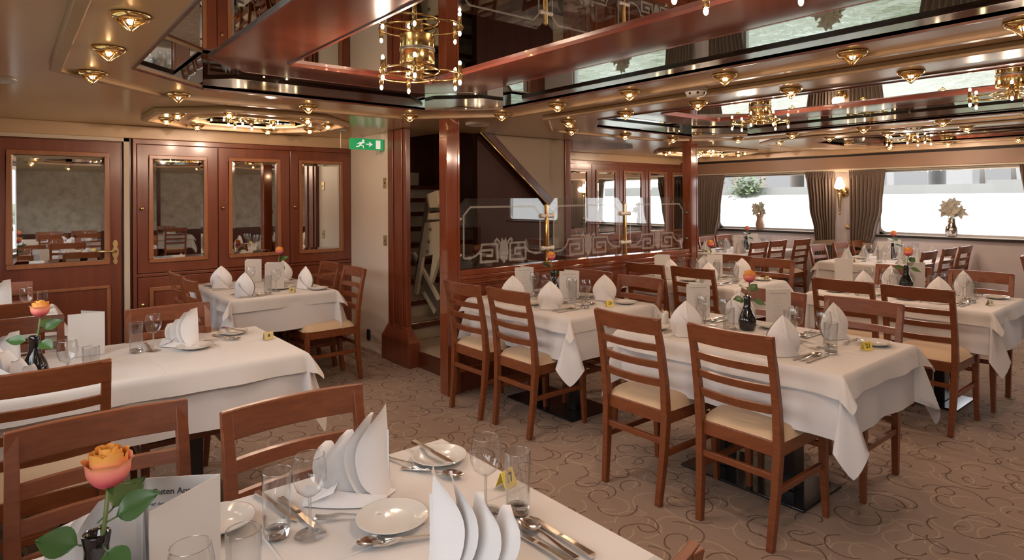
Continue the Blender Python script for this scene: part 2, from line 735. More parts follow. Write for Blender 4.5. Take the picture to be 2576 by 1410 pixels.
OPEN = [octo(.46, 2.67, -.23, 3.755, .39), octo(3.625, 5.835, -.23, 3.755, .39), octo(6.86, 8.25, -.23, 3.30, .33)]
PANEL = [octo(.17, 2.95, -.65, 4.19, .60), octo(3.24, 6.14, -.65, 4.19, .62), octo(6.41, 8.55, -.65, 3.85, .55)]
SMALL = [octo(.80, 2.21, 4.50, 5.74, .36), octo(6.70, 8.25, 4.42, 5.46, .33)]
SHOLE = [inset(SMALL[0], .30), inset(SMALL[1], .26)]
STAIR = [(2.95, 4.95), (3.98, 4.10), (3.98, 7.5), (2.95, 7.5)]
ceil = flat_fill('ceiling', [(XL, YF), (XW, YF), (XW, YB), (4.85, YB), (4.85, 4.96), (3.30, 4.98), (3.22, YB), (XL, YB)], OPEN + SHOLE, CEIL, ceil_mat)
tag(ceil, kind='structure')

CH = [(1.565, 2.646), (1.565, .88), (4.73, 2.617), (4.73, .99), (7.62, 2.49)]
for i in range(3):
    r = tag(empty('ceiling_recess'), kind='structure')
    P, O = PANEL[i], OPEN[i]
    b = MB()
    # flat raised panel, bottom face and outer edge
    b.annulus(P, O, 2.12, 2.1395)
    b.build('raised_panel', ceil_mat, r)
    b = MB()
    b.annulus(inset(P, -.012), inset(P, .035), 2.104, 2.139)
    b.build('panel_moulding', trim_mat, r, bevel=.006)
    b = MB()
    b.annulus(inset(O, -.004), inset(O, .008), 2.112, 2.122)
    b.build('opening_edge', dark_wood, r)
    b = MB()
    b.wallring(O, 2.122, 2.228)
    b.build('side_mirror', ceil_mirror, r)
    b = MB()
    b.add([(x, y, 2.228) for x, y in O], [tuple(range(8))])
    b.build('top_mirror', ceil_mirror, r)
    x0, x1 = min(p[0] for p in O), max(p[0] for p in O)
    y0, y1 = min(p[1] for p in O), max(p[1] for p in O)
    k = (x1 - x0) / 2.21
    ro = octo(x0 + .34 * k, x1 - .20 * k, y0 + .12, y1 - .11, .25 * k)
    ri = octo(x0 + .70 * k, x1 - .63 * k, y0 + .46, y1 - .46, .02)
    b = MB()
    b.annulus(ro, ri, 2.216, 2.2275)
    b.build('mahogany_ring', lacquer, r)
    b = MB()
    b.annulus(inset(ro, -.004), inset(ro, .008), 2.2145, 2.2278)
    b.annulus(inset(ri, -.010), inset(ri, .004), 2.2100, 2.2278)
    b.build('ring_lip', lip_red, r)
for i in range(2):
    r = tag(empty('ceiling_octagon'), kind='structure')
    S, Hh = SMALL[i], SHOLE[i]
    b = MB()
    b.annulus(S, Hh, 2.122, 2.1395)
    b.build('raised_panel', ceil_mat, r)
    b = MB()
    b.annulus(inset(S, -.012), inset(S, .032), 2.098, 2.139)
    b.build('panel_moulding', trim_mat, r, bevel=.006)
    b = MB()
    b.annulus(inset(Hh, -.02), inset(Hh, .006), 2.108, 2.123)
    b.build('recess_moulding', trim_mat, r)
    b = MB()
    b.wallring(Hh, 2.123, 2.19)
    b.add([(x, y, 2.19) for x, y in Hh], [tuple(range(8))])
    b.build('recess_mirror', ceil_mirror, r)


def strip(name, boxes, mat, kind='structure', bevel=0, **k):
    bb = MB()
    for q in boxes:
        bb.box(*q)
    return tag(bb.build(name, mat, bevel=bevel), kind=kind, **k)


# window walls
def window_wall(name, x_in, x_out, wins, mat):
    bb = MB()
    x0, x1 = min(x_in, x_out), max(x_in, x_out)
    bb.box(x0, x1, YF, 7.6, -.9, .985)
    bb.box(x0, x1, YF, 7.6, 1.86, 2.6)
    ys = [YF] + sorted(y for w in wins for y in w) + [7.6]
    for a, c in zip(ys[0::2], ys[1::2]):
        bb.box(x0, x1, a, c, .985, 1.86)
    return tag(bb.build(name, mat), kind='structure')


def rrect(a, c, z0, z1, r, n=5):
    pts = []
    for cy, cz, t0 in ((c - r, z1 - r, 0), (a + r, z1 - r, 90), (a + r, z0 + r, 180), (c - r, z0 + r, 270)):
        for k in range(n + 1):
            t = radians(t0 + 90 * k / n)
            pts.append((cy + r * cos(t), cz + r * sin(t)))
    return pts


window_wall('wall_right', XW, XW + .12, WIN_R, lilac_wall)
window_wall('wall_left', XL, XL - .12, WIN_L, lilac_wall)
wn = 0
for side, wins, xi, sg in (('r', WIN_R, XW, 1), ('l', WIN_L, XL, -1)):
    for a, c in wins:
        wn += 1
        w = tag(empty('window_%d' % wn, (xi, (a + c) / 2, .985)), kind='structure')
        hw = (c - a) / 2
        pts = rrect(-hw + .012, hw - .012, .03, .845, .09)
        b = MB()
        b.bar([(sg * .045, y, z) for y, z in pts] + [(sg * .045, *pts[0])], .05, .03, side=(1, 0, 0))
        # corner fillers between the rounded frame and the square opening
        b.build('window_frame', alu, w)
        b = MB()
        for sy in (-1, 1):
            for zc, zz in ((.03, 0), (.845, .875)):
                cpts = []
                cy, cz = sy * (hw - .012 - .09), (.12 if zz == 0 else .755)
                for k in range(6):
                    t = radians(90 * k / 5)
                    cpts.append((cy + sy * .09 * sin(t), cz + (-.09 if zz == 0 else .09) * cos(t)))
                corner = (sy * hw, zz)
                for k in range(5):
                    b.hexa([(sg * .03, *cpts[k]), (sg * .03, *cpts[k + 1]), (sg * .03, *corner), (sg * .03, cpts[k][0], zz),
                            (sg * .06, *cpts[k]), (sg * .06, *cpts[k + 1]), (sg * .06, *corner), (sg * .06, cpts[k][0], zz)])
        b.build('corner_plate', alu, w)
        b = MB()
        b.add([(sg * .05, -hw, 0), (sg * .05, hw, 0), (sg * .05, hw, .875), (sg * .05, -hw, .875)], [(0, 1, 2, 3)])
        b.build('window_pane', pane_m, w)
        b = MB()
        b.box(min(-sg * .05, sg * .10), max(-sg * .05, sg * .10), -hw - .05, hw + .05, -.006, .012)
        b.build('window_sill', alu, w)
        b = MB()
        b.box(min(-sg * .052, -sg * .045), max(-sg * .052, -sg * .045), -hw - .05, hw + .05, -.022, .006)
        b.build('sill_edge', black_gap, w)
# beam and curtain rail over the windows
strip('trim_1', [(8.78, XW, YF, YB, 1.875, 2.035)], beam_mat)
strip('trim_2', [(8.80, XW, YF, YB, 1.852, 1.876), (8.86, XW, YF, YB, 1.836, 1.853)], cream_strip, bevel=.004)
strip('trim_3', [(8.84, XW, YF, YB, 2.035, 2.062)], black_gap)
strip('trim_4', [(8.60, XW, YF, YB, 2.062, CEIL)], trim_mat)
strip('trim_5', [(XL, XL + .09, YF, YB, 1.875, 2.14)], beam_mat)

# back wall behind the cabinets, in two lengths either side of the stairs; wall behind the camera
strip('wall_back', [(XL, 2.83, YB, YB + .12, 0, 2.3), (4.85, XW, YB, YB + .12, 0, 2.3)], panel_wood)
strip('trim_6', [(XL, 2.83, YB - .055, YB, 2.03, CEIL), (4.86, 8.6, YB - .055, YB, 2.03, CEIL)], trim_mat, bevel=.006)
strip('wall_front', [(XL, XW, YF - .1, YF, 0, 2.3)], marble_m)
strip('trim_7', [(XL, XW, YF, YF + .03, 0, .80), (-.3, -.24, YF, YF + .03, .8, 2.14), (2.6, 2.8, YF, YF + .06, .8, 2.14), (5.6, 5.8, YF, YF + .06, .8, 2.14)], dark_wood)
# white wall beside the stairs, and its mahogany jamb
strip('wall_stair', [(2.83, 2.95, 5.27, YB, 0, CEIL)], white_wall)
jb = MB()
jb.box(2.79, 2.835, 4.925, 5.275, .30, CEIL)
jb.box(2.778, 2.79, 4.985, 5.045, .30, CEIL)
jb.box(2.778, 2.79, 5.155, 5.215, .30, CEIL)
jb.prism([(2.74, 4.80), (2.85, 4.80), (2.85, 5.32), (2.74, 5.32)], 0, .22)
jb.hexa([(2.74, 4.80, .22), (2.85, 4.80, .22), (2.85, 5.32, .22), (2.74, 5.32, .22), (2.79, 4.925, .34), (2.835, 4.925, .34), (2.835, 5.275, .34), (2.79, 5.275, .34)])
tag(jb.build('trim_8', panel_wood, bevel=.005), kind='structure')

# stairs going up behind the glass screen
st = tag(empty('stairs', (0, 0, 0)), kind='structure')
b = MB()
b.box(2.86, 4.74, 4.06, 4.94, 0, .13)
b.box(2.96, 3.58, 4.94, 5.24, 0, .13)
b.build('landing', beige_carpet, st)
b = MB()
b.box(2.835, 2.862, 4.07, 4.79, 0, .135)
b.build('landing_edge', dark_wood, st)
n = 9
for k in range(n):
    y0 = 5.24 + k * .255
    z1 = .13 + (k + 1) * .172
    b = MB()
    b.box(2.96, 4.74, max(y0 + .01, 5.04), 7.59, z1 - .172, z1 - .03)
    b.build('riser', beige_carpet, st)
    b = MB()
    b.box(2.96, 4.74, y0 + .02, y0 + .26, z1 - .03, z1)
    b.build('tread', beige_carpet, st)
    b = MB()
    b.box(2.96, 4.74, y0 - .025, y0 + .02, z1 - .05, z1 + .002)
    b.build('nosing', dark_wood, st, bevel=.006)
b = MB()
b.box(2.96, 4.45, 7.50, 7.52, 1.68, 1.86)
b.build('lit_riser', stripe_panel, st)
light('stair_lamp', (3.7, 7.36, 1.92), 1.0, .03, st, (1, .55, .3))
# dark wall between stairs and saloon, with a cream panel above the diagonal handrail
YP = 4.95
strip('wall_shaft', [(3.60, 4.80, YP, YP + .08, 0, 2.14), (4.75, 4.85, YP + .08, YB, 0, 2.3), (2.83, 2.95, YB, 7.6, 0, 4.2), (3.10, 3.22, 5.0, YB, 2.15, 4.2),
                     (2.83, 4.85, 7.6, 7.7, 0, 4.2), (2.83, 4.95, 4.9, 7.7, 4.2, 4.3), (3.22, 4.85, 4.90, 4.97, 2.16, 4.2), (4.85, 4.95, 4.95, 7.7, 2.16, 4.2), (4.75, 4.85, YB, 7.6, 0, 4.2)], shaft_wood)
PTS = [(3.72, 2.138), (4.775, 2.138), (4.775, .95), (4.62, .95), (4.62, 1.37)]
b = MB()
b.add([(x, YP - .012, z) for x, z in PTS] + [(x, YP - .002, z) for x, z in PTS],
      [tuple(range(5)), tuple(range(9, 4, -1))] + [(i, (i + 1) % 5, 5 + (i + 1) % 5, 5 + i) for i in range(5)])
tag(b.build('trim_9', stripe_panel), kind='structure')
hr = empty('stair_handrail', (4.14, YP - .05, 1.75), label='dark diagonal stair handrail edged in brass, against the cream striped panel', cat='handrail')
b = MB()
b.bar([(-.52, 0, .44), (.49, 0, -.39)], .05, .085, side=(0, 1, 0))
b.build('rail', dark_wood, hr, bevel=.006)
b = MB()
b.tube([(-.56, -.03, .40), (.44, -.03, -.42)], .012)
b.build('brass_edge', brass, hr)
strip('trim_10', [(4.775, 4.86, YP - .03, YP + .08, 0, CEIL)], panel_wood, bevel=.004)
b = MB()
W0, W1, ZA, ZB = 4.86, 5.95, 2.02, 2.10
b.add([(W0, YP, ZA), (W0, YP, 2.14), (W1, YP, 2.14), (W1, YP, ZB), (W0, YP + .06, ZA), (W0, YP + .06, 2.14), (W1, YP + .06, 2.14), (W1, YP + .06, ZB)],
      [(0, 1, 2, 3), (7, 6, 5, 4), (0, 3, 7, 4), (0, 4, 5, 1), (3, 2, 6, 7)])
tag(b.build('trim_11', dark_wood), kind='structure')

# pillars
for x in (2.583, 5.70):
    p = tag(empty('pillar', (x + .056, 4.0, 0)), kind='structure')
    b = MB()
    b.box(-.056, .056, -.056, .056, 0, CEIL)
    b.build('shaft', pillar_wood, p, bevel=.008)
    b = MB()
    for dx in (-.058, .040):
        b.box(dx, dx + .018, -.060, -.054, 0, CEIL)
    b.build('corner_bead', pillar_wood, p)
# low partition under the glass screen
pt = tag(empty('partition', (4.2, 4.0, 0)), kind='structure')
b = MB()
b.box(2.70 - 4.2, 5.70 - 4.2, -.03, .05, 0, .90)
b.build('panelling', panel_wood, pt)
b = MB()
for z0, z1, d in ((.90, .944, .045), (.872, .900, .055), (.850, .872, .045), (.832, .850, .050), (.815, .832, .040)):
    b.box(2.70 - 4.2, 5.70 - 4.2, -d, .055, z0, z1)
b.build('moulded_rail', pillar_wood, pt, bevel=.004)

# baseboards
strip('baseboard_left', [(2.80, 2.83, 5.33, YB, 0, .07)], white_wall)

# ------------------------------------------------------------------ door and mirrored cabinets on the back wall


def mirror_door(parent, x0, x1, z0, z1, name='door', fr=.085, knob=None, y=0, handle=False, mirror=True, th=.022):
    bb = MB()
    bb.box(x0, x1, y - th, y, z0, z1)
    d = bb.build(name, panel_wood, parent, bevel=.003)
    fx0, fx1, fz0, fz1 = x0 + fr, x1 - fr, z0 + fr, z1 - fr
    w = .032
    bb = MB()
    yy = y - th
    for q in ((fx0, fx1, fz0, fz0 + w), (fx0, fx1, fz1 - w, fz1), (fx0, fx0 + w, fz0 + w, fz1 - w), (fx1 - w, fx1, fz0 + w, fz1 - w)):
        bb.box(q[0], q[1], yy - .014, yy, q[2], q[3])
    bb.build('frame', frame_wood, d, bevel=.005)
    if mirror:
        bb = MB()
        a, c, e, f = fx0 + w, fx1 - w, fz0 + w, fz1 - w
        bv = .024
        V = [(a, yy - .001, e), (c, yy - .001, e), (c, yy - .001, f), (a, yy - .001, f),
             (a + bv, yy - .004, e + bv), (c - bv, yy - .004, e + bv), (c - bv, yy - .004, f - bv), (a + bv, yy - .004, f - bv)]
        bb.add(V, [(4, 5, 6, 7), (0, 1, 5, 4), (1, 2, 6, 5), (2, 3, 7, 6), (3, 0, 4, 7)])
        bb.build('mirror', mirror_m, d)
    else:
        bb = MB()
        bb.box(fx0 + w, fx1 - w, yy - .004, yy, fz0 + w, fz1 - w)
        bb.build('panel', panel_wood, d)
    if knob:
        bb = MB()
        bb.lathe([(0, 0), (.008, 0), (.007, .012), (.015, .020), (.016, .028), (.010, .036), (0, .038)], 12)
        bb.transform(Matrix.Translation((knob[0], yy, knob[1])) @ Matrix.Rotation(radians(90), 4, 'X'))
        bb.build('knob', brass, d)
    return d


cb = empty('mirrored_cabinet', (1.85, YB, 0), label='long mahogany wall cabinet with three mirrored doors beside the white wall', cat='cabinet')
b = MB()
b.box(.865 - 1.85, 2.825 - 1.85, -.02, -.002, .05, 2.03)
b.build('body', panel_wood, cb)
b = MB()
b.box(.84 - 1.85, .868 - 1.85, -.05, -.002, 0, 2.03)
b.box(.84 - 1.85, 2.825 - 1.85, -.048, -.02, .835, .862)
b.box(.84 - 1.85, 2.825 - 1.85, -.04, -.02, 1.985, 2.03)
b.build('moulding', panel_wood, cb, bevel=.004)
for x0, x1 in ((.872, 1.514), (1.522, 2.177), (2.185, 2.82)):
    mirror_door(cb, x0 - 1.85, x1 - 1.85, .868, 1.982, 'door', .088, (x0 - 1.85 + .035, 1.43), -.022)
    mirror_door(cb, x0 - 1.85, x1 - 1.85, .06, .83, 'lower_door', .088, (x0 - 1.85 + .035, .60), -.022, mirror=False)

cf = empty('mirrored_cabinet', (7.4, YB, 0), label='far wall cabinet with narrow mirrored doors, seen through the etched glass screen', cat='cabinet')
b = MB()
b.box(4.9 - 7.4, 8.90 - 7.4, -.02, -.002, .05, 2.03)
b.build('body', panel_wood, cf)
x = 5.3
while x < 8.85:
    mirror_door(cf, x - 7.4 + .004, x + .596 - 7.4, .87, 1.98, 'door', .075, (x - 7.4 + (.56 if int((x - 5.25) / .6) % 2 == 0 else .04), 1.43), -.022)
    mirror_door(cf, x - 7.4 + .004, x + .596 - 7.4, .06, .83, 'lower_door', .075, None, -.022, mirror=False)
    x += .6

d1 = tag(empty('door_1', (.31, YB, 0)), kind='structure')
dd = mirror_door(d1, -.02 - .31 - .20, .755 - .31, .03, 1.99, 'door_leaf', .09, None, -.012, mirror=False)
for ch in kids(dd):
    bpy.data.objects.remove(ch)
b = MB()
yy = -.034
X0, X1, Z0, Z1 = .0 - .31, .672 - .31, .965, 1.90
for q in ((X0, X1, Z0, Z0 + .036), (X0, X1, Z1 - .036, Z1), (X0, X0 + .036, Z0 + .036, Z1 - .036), (X1 - .036, X1, Z0 + .036, Z1 - .036)):
    b.box(q[0], q[1], yy - .016, yy, q[2], q[3])
b.build('mirror_frame', frame_wood, dd, bevel=.005)
b = MB()
a, c, e, f, bv = X0 + .036, X1 - .036, Z0 + .036, Z1 - .036, .026
b.add([(a, yy - .001, e), (c, yy - .001, e), (c, yy - .001, f), (a, yy - .001, f),
       (a + bv, yy - .004, e + bv), (c - bv, yy - .004, e + bv), (c - bv, yy - .004, f - bv), (a + bv, yy - .004, f - bv)],
      [(4, 5, 6, 7), (0, 1, 5, 4), (1, 2, 6, 5), (2, 3, 7, 6), (3, 0, 4, 7)])
b.build('mirror', mirror_m, dd)
b = MB()
for q in ((X0, X1, .79 - .022, .79), (X1 - .022, X1, .142, .768), (X0, X0 + .022, .142, .768), (X0, X1, .12, .142)):
    b.box(q[0], q[1], yy - .010, yy, q[2], q[3])
b.build('lower_moulding', frame_wood, dd, bevel=.004)
b = MB()
hx = .712 - .31
pl = [(0, -.10), (.012, -.09), (.018, -.07), (.010, -.05), (.022, -.02), (.024, .02), (.012, .05), (.020, .075), (.012, .10), (0, .108)]
outl = [(u, v) for u, v in pl] + [(-u, v) for u, v in pl[::-1][1:-1]]
b.add([(hx + u, yy - .006, 1.06 + v) for u, v in outl] + [(hx + u, yy, 1.06 + v) for u, v in outl],
      [tuple(range(len(outl)))] + [(i, (i + 1) % len(outl), len(outl) + (i + 1) % len(outl), len(outl) + i) for i in range(len(outl))])
b.tube([(hx, yy, 1.075), (hx, yy - .05, 1.075), (hx - .03, yy - .06, 1.075), (hx - .135, yy - .055, 1.078)], [.010, .010, .009, .007])
b.build('handle', dull_brass, dd)
b = MB()
b.box(.775 - .31, .815 - .31, -.05, -.002, 0, 2.03)
b.box(-.3 - .31, .815 - .31, -.05, -.002, 2.0, 2.03)
b.build('door_frame', cream_strip, d1)

# small fittings on the white wall and at the ceiling
for z, zz in ((1.652, 'upper'), (1.10, 'lower')):
    s_ = empty('brass_wall_plate', (2.83, 5.40, z), label='small brass plate on the white wall, %s of the two' % zz, cat='wall plate', group='brass plates on the white wall')
    b = MB()
    b.box(-.006, 0, -.035, .035, -.05, .05)
    b.build('plate', dull_brass, s_, bevel=.003)
    b = MB()
    b.box(-.009, -.006, -.006, .006, -.008, .008)
    b.build('switch', black_plastic, s_)
o_ = empty('wall_socket', (2.83, 5.75, .135), label='small black outlet low on the white wall', cat='outlet')
b = MB()
b.box(-.02, 0, -.028, .028, -.055, .055)
b.build('cover', black_plastic, o_, bevel=.008)

sg_ = empty('exit_sign', (2.645, 5.41, 2.018), label='green emergency exit sign with running figure, arrow and door', cat='sign')
b = MB()
b.box(-.172, .172, -.006, .006, -.052, .052)
b.build('panel', sign_green, sg_)
b = MB()
yy = -.008


def sp(poly):
    b.add([(x, yy, z) for x, z in poly], [tuple(range(len(poly)))])


sp([(.090, -.040), (.138, -.040), (.138, .040), (.090, .040)])
sp([(-.012, -.005), (.030, -.005), (.030, .005), (-.012, .005)])
sp([(.020, -.026), (.058, 0), (.020, .026), (.020, .012), (.034, 0), (.020, -.012)])
sp([(-.040 + .013 * cos(a * pi / 5), .032 + .012 * sin(a * pi / 5)) for a in range(10)])
sp([(-.075, .014), (-.050, .022), (-.046, .006), (-.066, -.014), (-.078, -.008)])
sp([(-.054, .020), (-.046, .006), (-.022, .010), (-.024, .018)])
sp([(-.076, .016), (-.072, .006), (-.098, -.006), (-.102, .002)])
sp([(-.070, -.012), (-.060, -.020), (-.044, -.020), (-.040, -.042), (-.032, -.040), (-.036, -.010)])
sp([(-.078, -.006), (-.068, -.014), (-.084, -.030), (-.112, -.030), (-.112, -.022), (-.090, -.020)])
b.build('symbols', sign_white, sg_)
cp = empty('ceiling_rod', (2.39, 5.42, 2.14), label='thin white rod hanging from the ceiling left of the exit sign', cat='rod')
b = MB()
b.lathe([(0, 0), (.055, 0), (.055, -.010), (.004, -.016)], 16)
b.build('rose', plastic_w, cp)
b = MB()
b.tube([(0, 0, -.01), (0, 0, -.17)], .004)
b.build('rod', plastic_w, cp)
for (x, y), lab in (((3.10, 2.11), 'white smoke detector on the ceiling strip between two large recesses'), ((6.27, 2.02), 'white smoke detector farther right, between the far ceiling recesses')):
    s_ = empty('smoke_detector', (x, y, CEIL), label=lab, cat='smoke detector', group='smoke detectors')
    b = MB()
    b.lathe([(0, 0), (.068, 0), (.068, -.016), (.062, -.020)], 20)
    b.build('base', plastic_w, s_)
    b = MB()
    b.lathe([(.062, -.018), (.060, -.040), (.048, -.056), (0, -.058)], 20)
    b.build('cap', plastic_w, s_)
    b = MB()
    for k in range(8):
        a = 2 * pi * k / 8
        b.ball((.056 * cos(a), .056 * sin(a), -.042), .008, 6, 4)
    b.build('slots', black_plastic, s_)
for (x, y), lab in (((3.13, 4.30), 'flat round white ceiling speaker before the glass screen'), ((-.05, 4.2), 'flat round ceiling fitting at the far left')):
    s_ = empty('ceiling_speaker', (x, y, CEIL), label=lab, cat='speaker')
    b = MB()
    b.lathe([(.10, 0), (.10, -.010), (.085, -.016), (.078, -.010), (0, -.012)], 24)
    b.build('grille', plastic_w, s_)

# ------------------------------------------------------------------ downlights and chandeliers


def make_downlight():
    r = empty('ceiling_downlight')
    bb = MB()
    bb.lathe([(.030, 0), (.062, -.002), (.064, -.006), (.050, -.018), (.034, -.024), (.030, -.012)], 18)
    bb.build('rim', brass, r)
    n = 6
    bb = MB()
    V = [(.044 * cos(2 * pi * k / n), .044 * sin(2 * pi * k / n), -.020) for k in range(n)] + [(0, 0, -.060)]
    bb.add(V, [(k, (k + 1) % n, n) for k in range(n)])
    bb.build('crystal', crystal, r)
    bb = MB()
    for k in range(n):
        bb.tube([V[k], V[n]], .0022, 5)
    bb.build('crystal_edge', brass, r)
    bb = MB()
    bb.ball((0, 0, -.022), .012, 8, 6)
    bb.build('bulb', bulb_m, r)
    spot('lamp_glow', (0, 0, -.040), 2.1, .010, r)
    return r


def make_panel_light():
    r = empty('octagon_downlight')
    bb = MB()
    bb.lathe([(.030, 0), (.056, -.002), (.058, -.006), (.046, -.016), (.032, -.020)], 14)
    bb.build('rim', brass, r)
    bb = MB()
    n = 6
    V = [(.040 * cos(2 * pi * k / n), .040 * sin(2 * pi * k / n), -.018) for k in range(n)] + [(0, 0, -.056)]
    for k in range(n):
        bb.tube([V[k], V[n]], .003, 5)
    bb.build('crystal_edge', brass, r)
    bb = MB()
    bb.add(V, [(k, (k + 1) % n, n) for k in range(n)])
    bb.build('crystal', crystal, r)
    bb = MB()
    bb.ball((0, 0, -.030), .014, 8, 6)
    bb.build('bulb', bulb_m, r)
    return r


def chandelier_parts(r, R=.14, big=True, glow=3.0):
    """z=0 is the mirror the lamp hangs from"""
    zr = -.118 if big else -.060
    if big:
        bb = MB()
        bb.lathe([(.085, .0), (.085, -.068), (.081, -.073), (0, -.073)], 28)
        bb.build('canister', brass, r)
        bb = MB()
        bb.lathe([(.087, .0), (.087, -.006), (.082, -.006)], 28)
        bb.build('dark_band', black_gap, r)
    bb = MB()
    z0 = -.073 if big else 0
    bb.lathe([(.034, z0), (.034, zr + .004), (.028, zr + .004), (.028, zr - .022), (.022, zr - .027), (0, zr - .027)], 20)
    bb.build('hub', brass, r)
    tubes = []
    for k in range(3):
        a = radians(HEAD - 90 + 12 + 120 * k)
        c = Vector((cos(a), sin(a), 0)) * (R * .60)
        bb = MB()
        bb.tube([(c.x + R * cos(t * pi / 20), c.y + R * sin(t * pi / 20), zr) for t in range(40)], .0048, 6, closed=True)
        bb.build('ring', brass, r)
        for q in (-.62, .62):
            t = a + q
            tubes.append((c.x + R * cos(t), c.y + R * sin(t)))
    for k, (x_, y_) in enumerate(tubes):
        bb = MB()
        bb.tube([(x_, y_, zr - .036), (x_, y_, zr + .036)], .0105, 10)
        t = bb.build('candle_tube', brass, r)
        for z_ in (-.047, .047):
            bb = MB()
            bb.ball((x_, y_, zr + z_), .0080, 8, 6, 1.6)
            bb.build('bulb', bulb_m, t)
        if k % 2 == 0:
            light('candle_glow', (x_, y_, zr - .069), glow, .006, r)
    return r


def make_chandelier():
    return chandelier_parts(empty('brass_chandelier'), .14, True, 4.2)


def make_ring_light():
    return chandelier_parts(empty('ring_chandelier'), .115, False, 3.4)


MAKERS = dict(downlight=(make_downlight, 'ceiling light'), panel_light=(make_panel_light, 'ceiling light'),
              chandelier=(make_chandelier, 'chandelier'), ring_light=(make_ring_light, 'chandelier'))
YR = [.557, 1.135, 1.744, 2.362, 2.972, 3.565]
ORD = ['first', 'second', 'third', 'fourth', 'fifth', 'sixth', 'seventh']
lamps = []
for k, y in enumerate([1.22, 1.81, 2.405, 2.98, 3.59]):
    lamps.append(((.325, y), 'left ceiling panel row, %s from the camera' % ORD[k]))
for k, (x, y) in enumerate([(.78, 4.02), (1.55, 4.02), (2.30, 4.0)]):
    lamps.append(((x, y), 'far edge of the nearest ceiling recess, %s from left' % ORD[k]))
for k, y in enumerate(YR):
    lamps.append(((2.815, y), 'right edge of the nearest ceiling recess, %s from the camera' % ORD[k]))
for k, y in enumerate(YR):
    lamps.append(((3.495, y), 'left edge of the second ceiling recess, %s from the camera' % ORD[k]))
for k, (x, y) in enumerate([(3.97, 4.01), (4.70, 4.0), (5.37, 3.93)]):
    lamps.append(((x, y), 'far edge of the second ceiling recess, %s from left' % ORD[k]))
for k, y in enumerate([1.135, 1.71, 2.32, 2.972, 3.553]):
    lamps.append(((5.975, y), 'right edge of the second ceiling recess, %s from the camera' % ORD[k]))
for k, y in enumerate([1.135, 1.72, 2.36, 2.91, 3.45]):
    lamps.append(((6.64, y), 'left edge of the window-side ceiling recess, %s from the camera' % ORD[k]))
for k, y in enumerate([1.72, 2.36, 2.97]):
    lamps.append(((8.42, y), 'right edge of the window-side ceiling recess, %s from the camera' % ORD[k]))
for k, (x, y) in enumerate([(.325, .0), (.325, -.6), (1.5, -.9), (2.815, -.05), (2.815, -.65), (.9, -1.8), (2.2, -1.8)]):
    lamps.append(((x, y), 'above the camera, reflected in the cabinet mirrors, %s in line' % ORD[k]))
for (x, y), lab in lamps:
    place('downlight', (x, y, 2.12), random.uniform(0, 1), 'brass and crystal downlight, ' + lab, 'crystal downlights round the ceiling recesses')
for i, (S, where) in enumerate(((SMALL[0], 'octagon before the cabinets'), (SMALL[1], 'octagon by the far pillar'))):
    ins = inset(S, .15)
    nm = ['near left', 'near right', 'right, nearer', 'right, farther', 'far right', 'far left', 'left, farther', 'left, nearer']
    for k, (x, y) in enumerate(ins):
        place('panel_light', (x, y, 2.122), k, 'crystal light on the small ceiling %s, %s corner' % (where, nm[k]), 'crystal lights on the small ceiling octagons')
    cx, cy = sum(p[0] for p in S) / 8, sum(p[1] for p in S) / 8
    place('ring_light', (cx, cy, 2.188), i, 'flat brass ring chandelier in the small ceiling %s' % where, 'brass chandeliers')
labs = ['brass ring chandelier in the nearest mirrored recess, the largest whole one in view',
        'brass chandelier cut by the top edge, in the nearest mirrored recess',
        'brass chandelier with drum canister in the middle of the second recess',
        'brass chandelier at the right edge, in the second recess',
        'small distant brass chandelier in the window-side recess']
for (x, y), lab in zip(CH, labs):
    place('chandelier', (x, y, 2.2275), random.uniform(-.05, .05), lab, 'brass chandeliers')
# ------------------------------------------------------------------ furniture


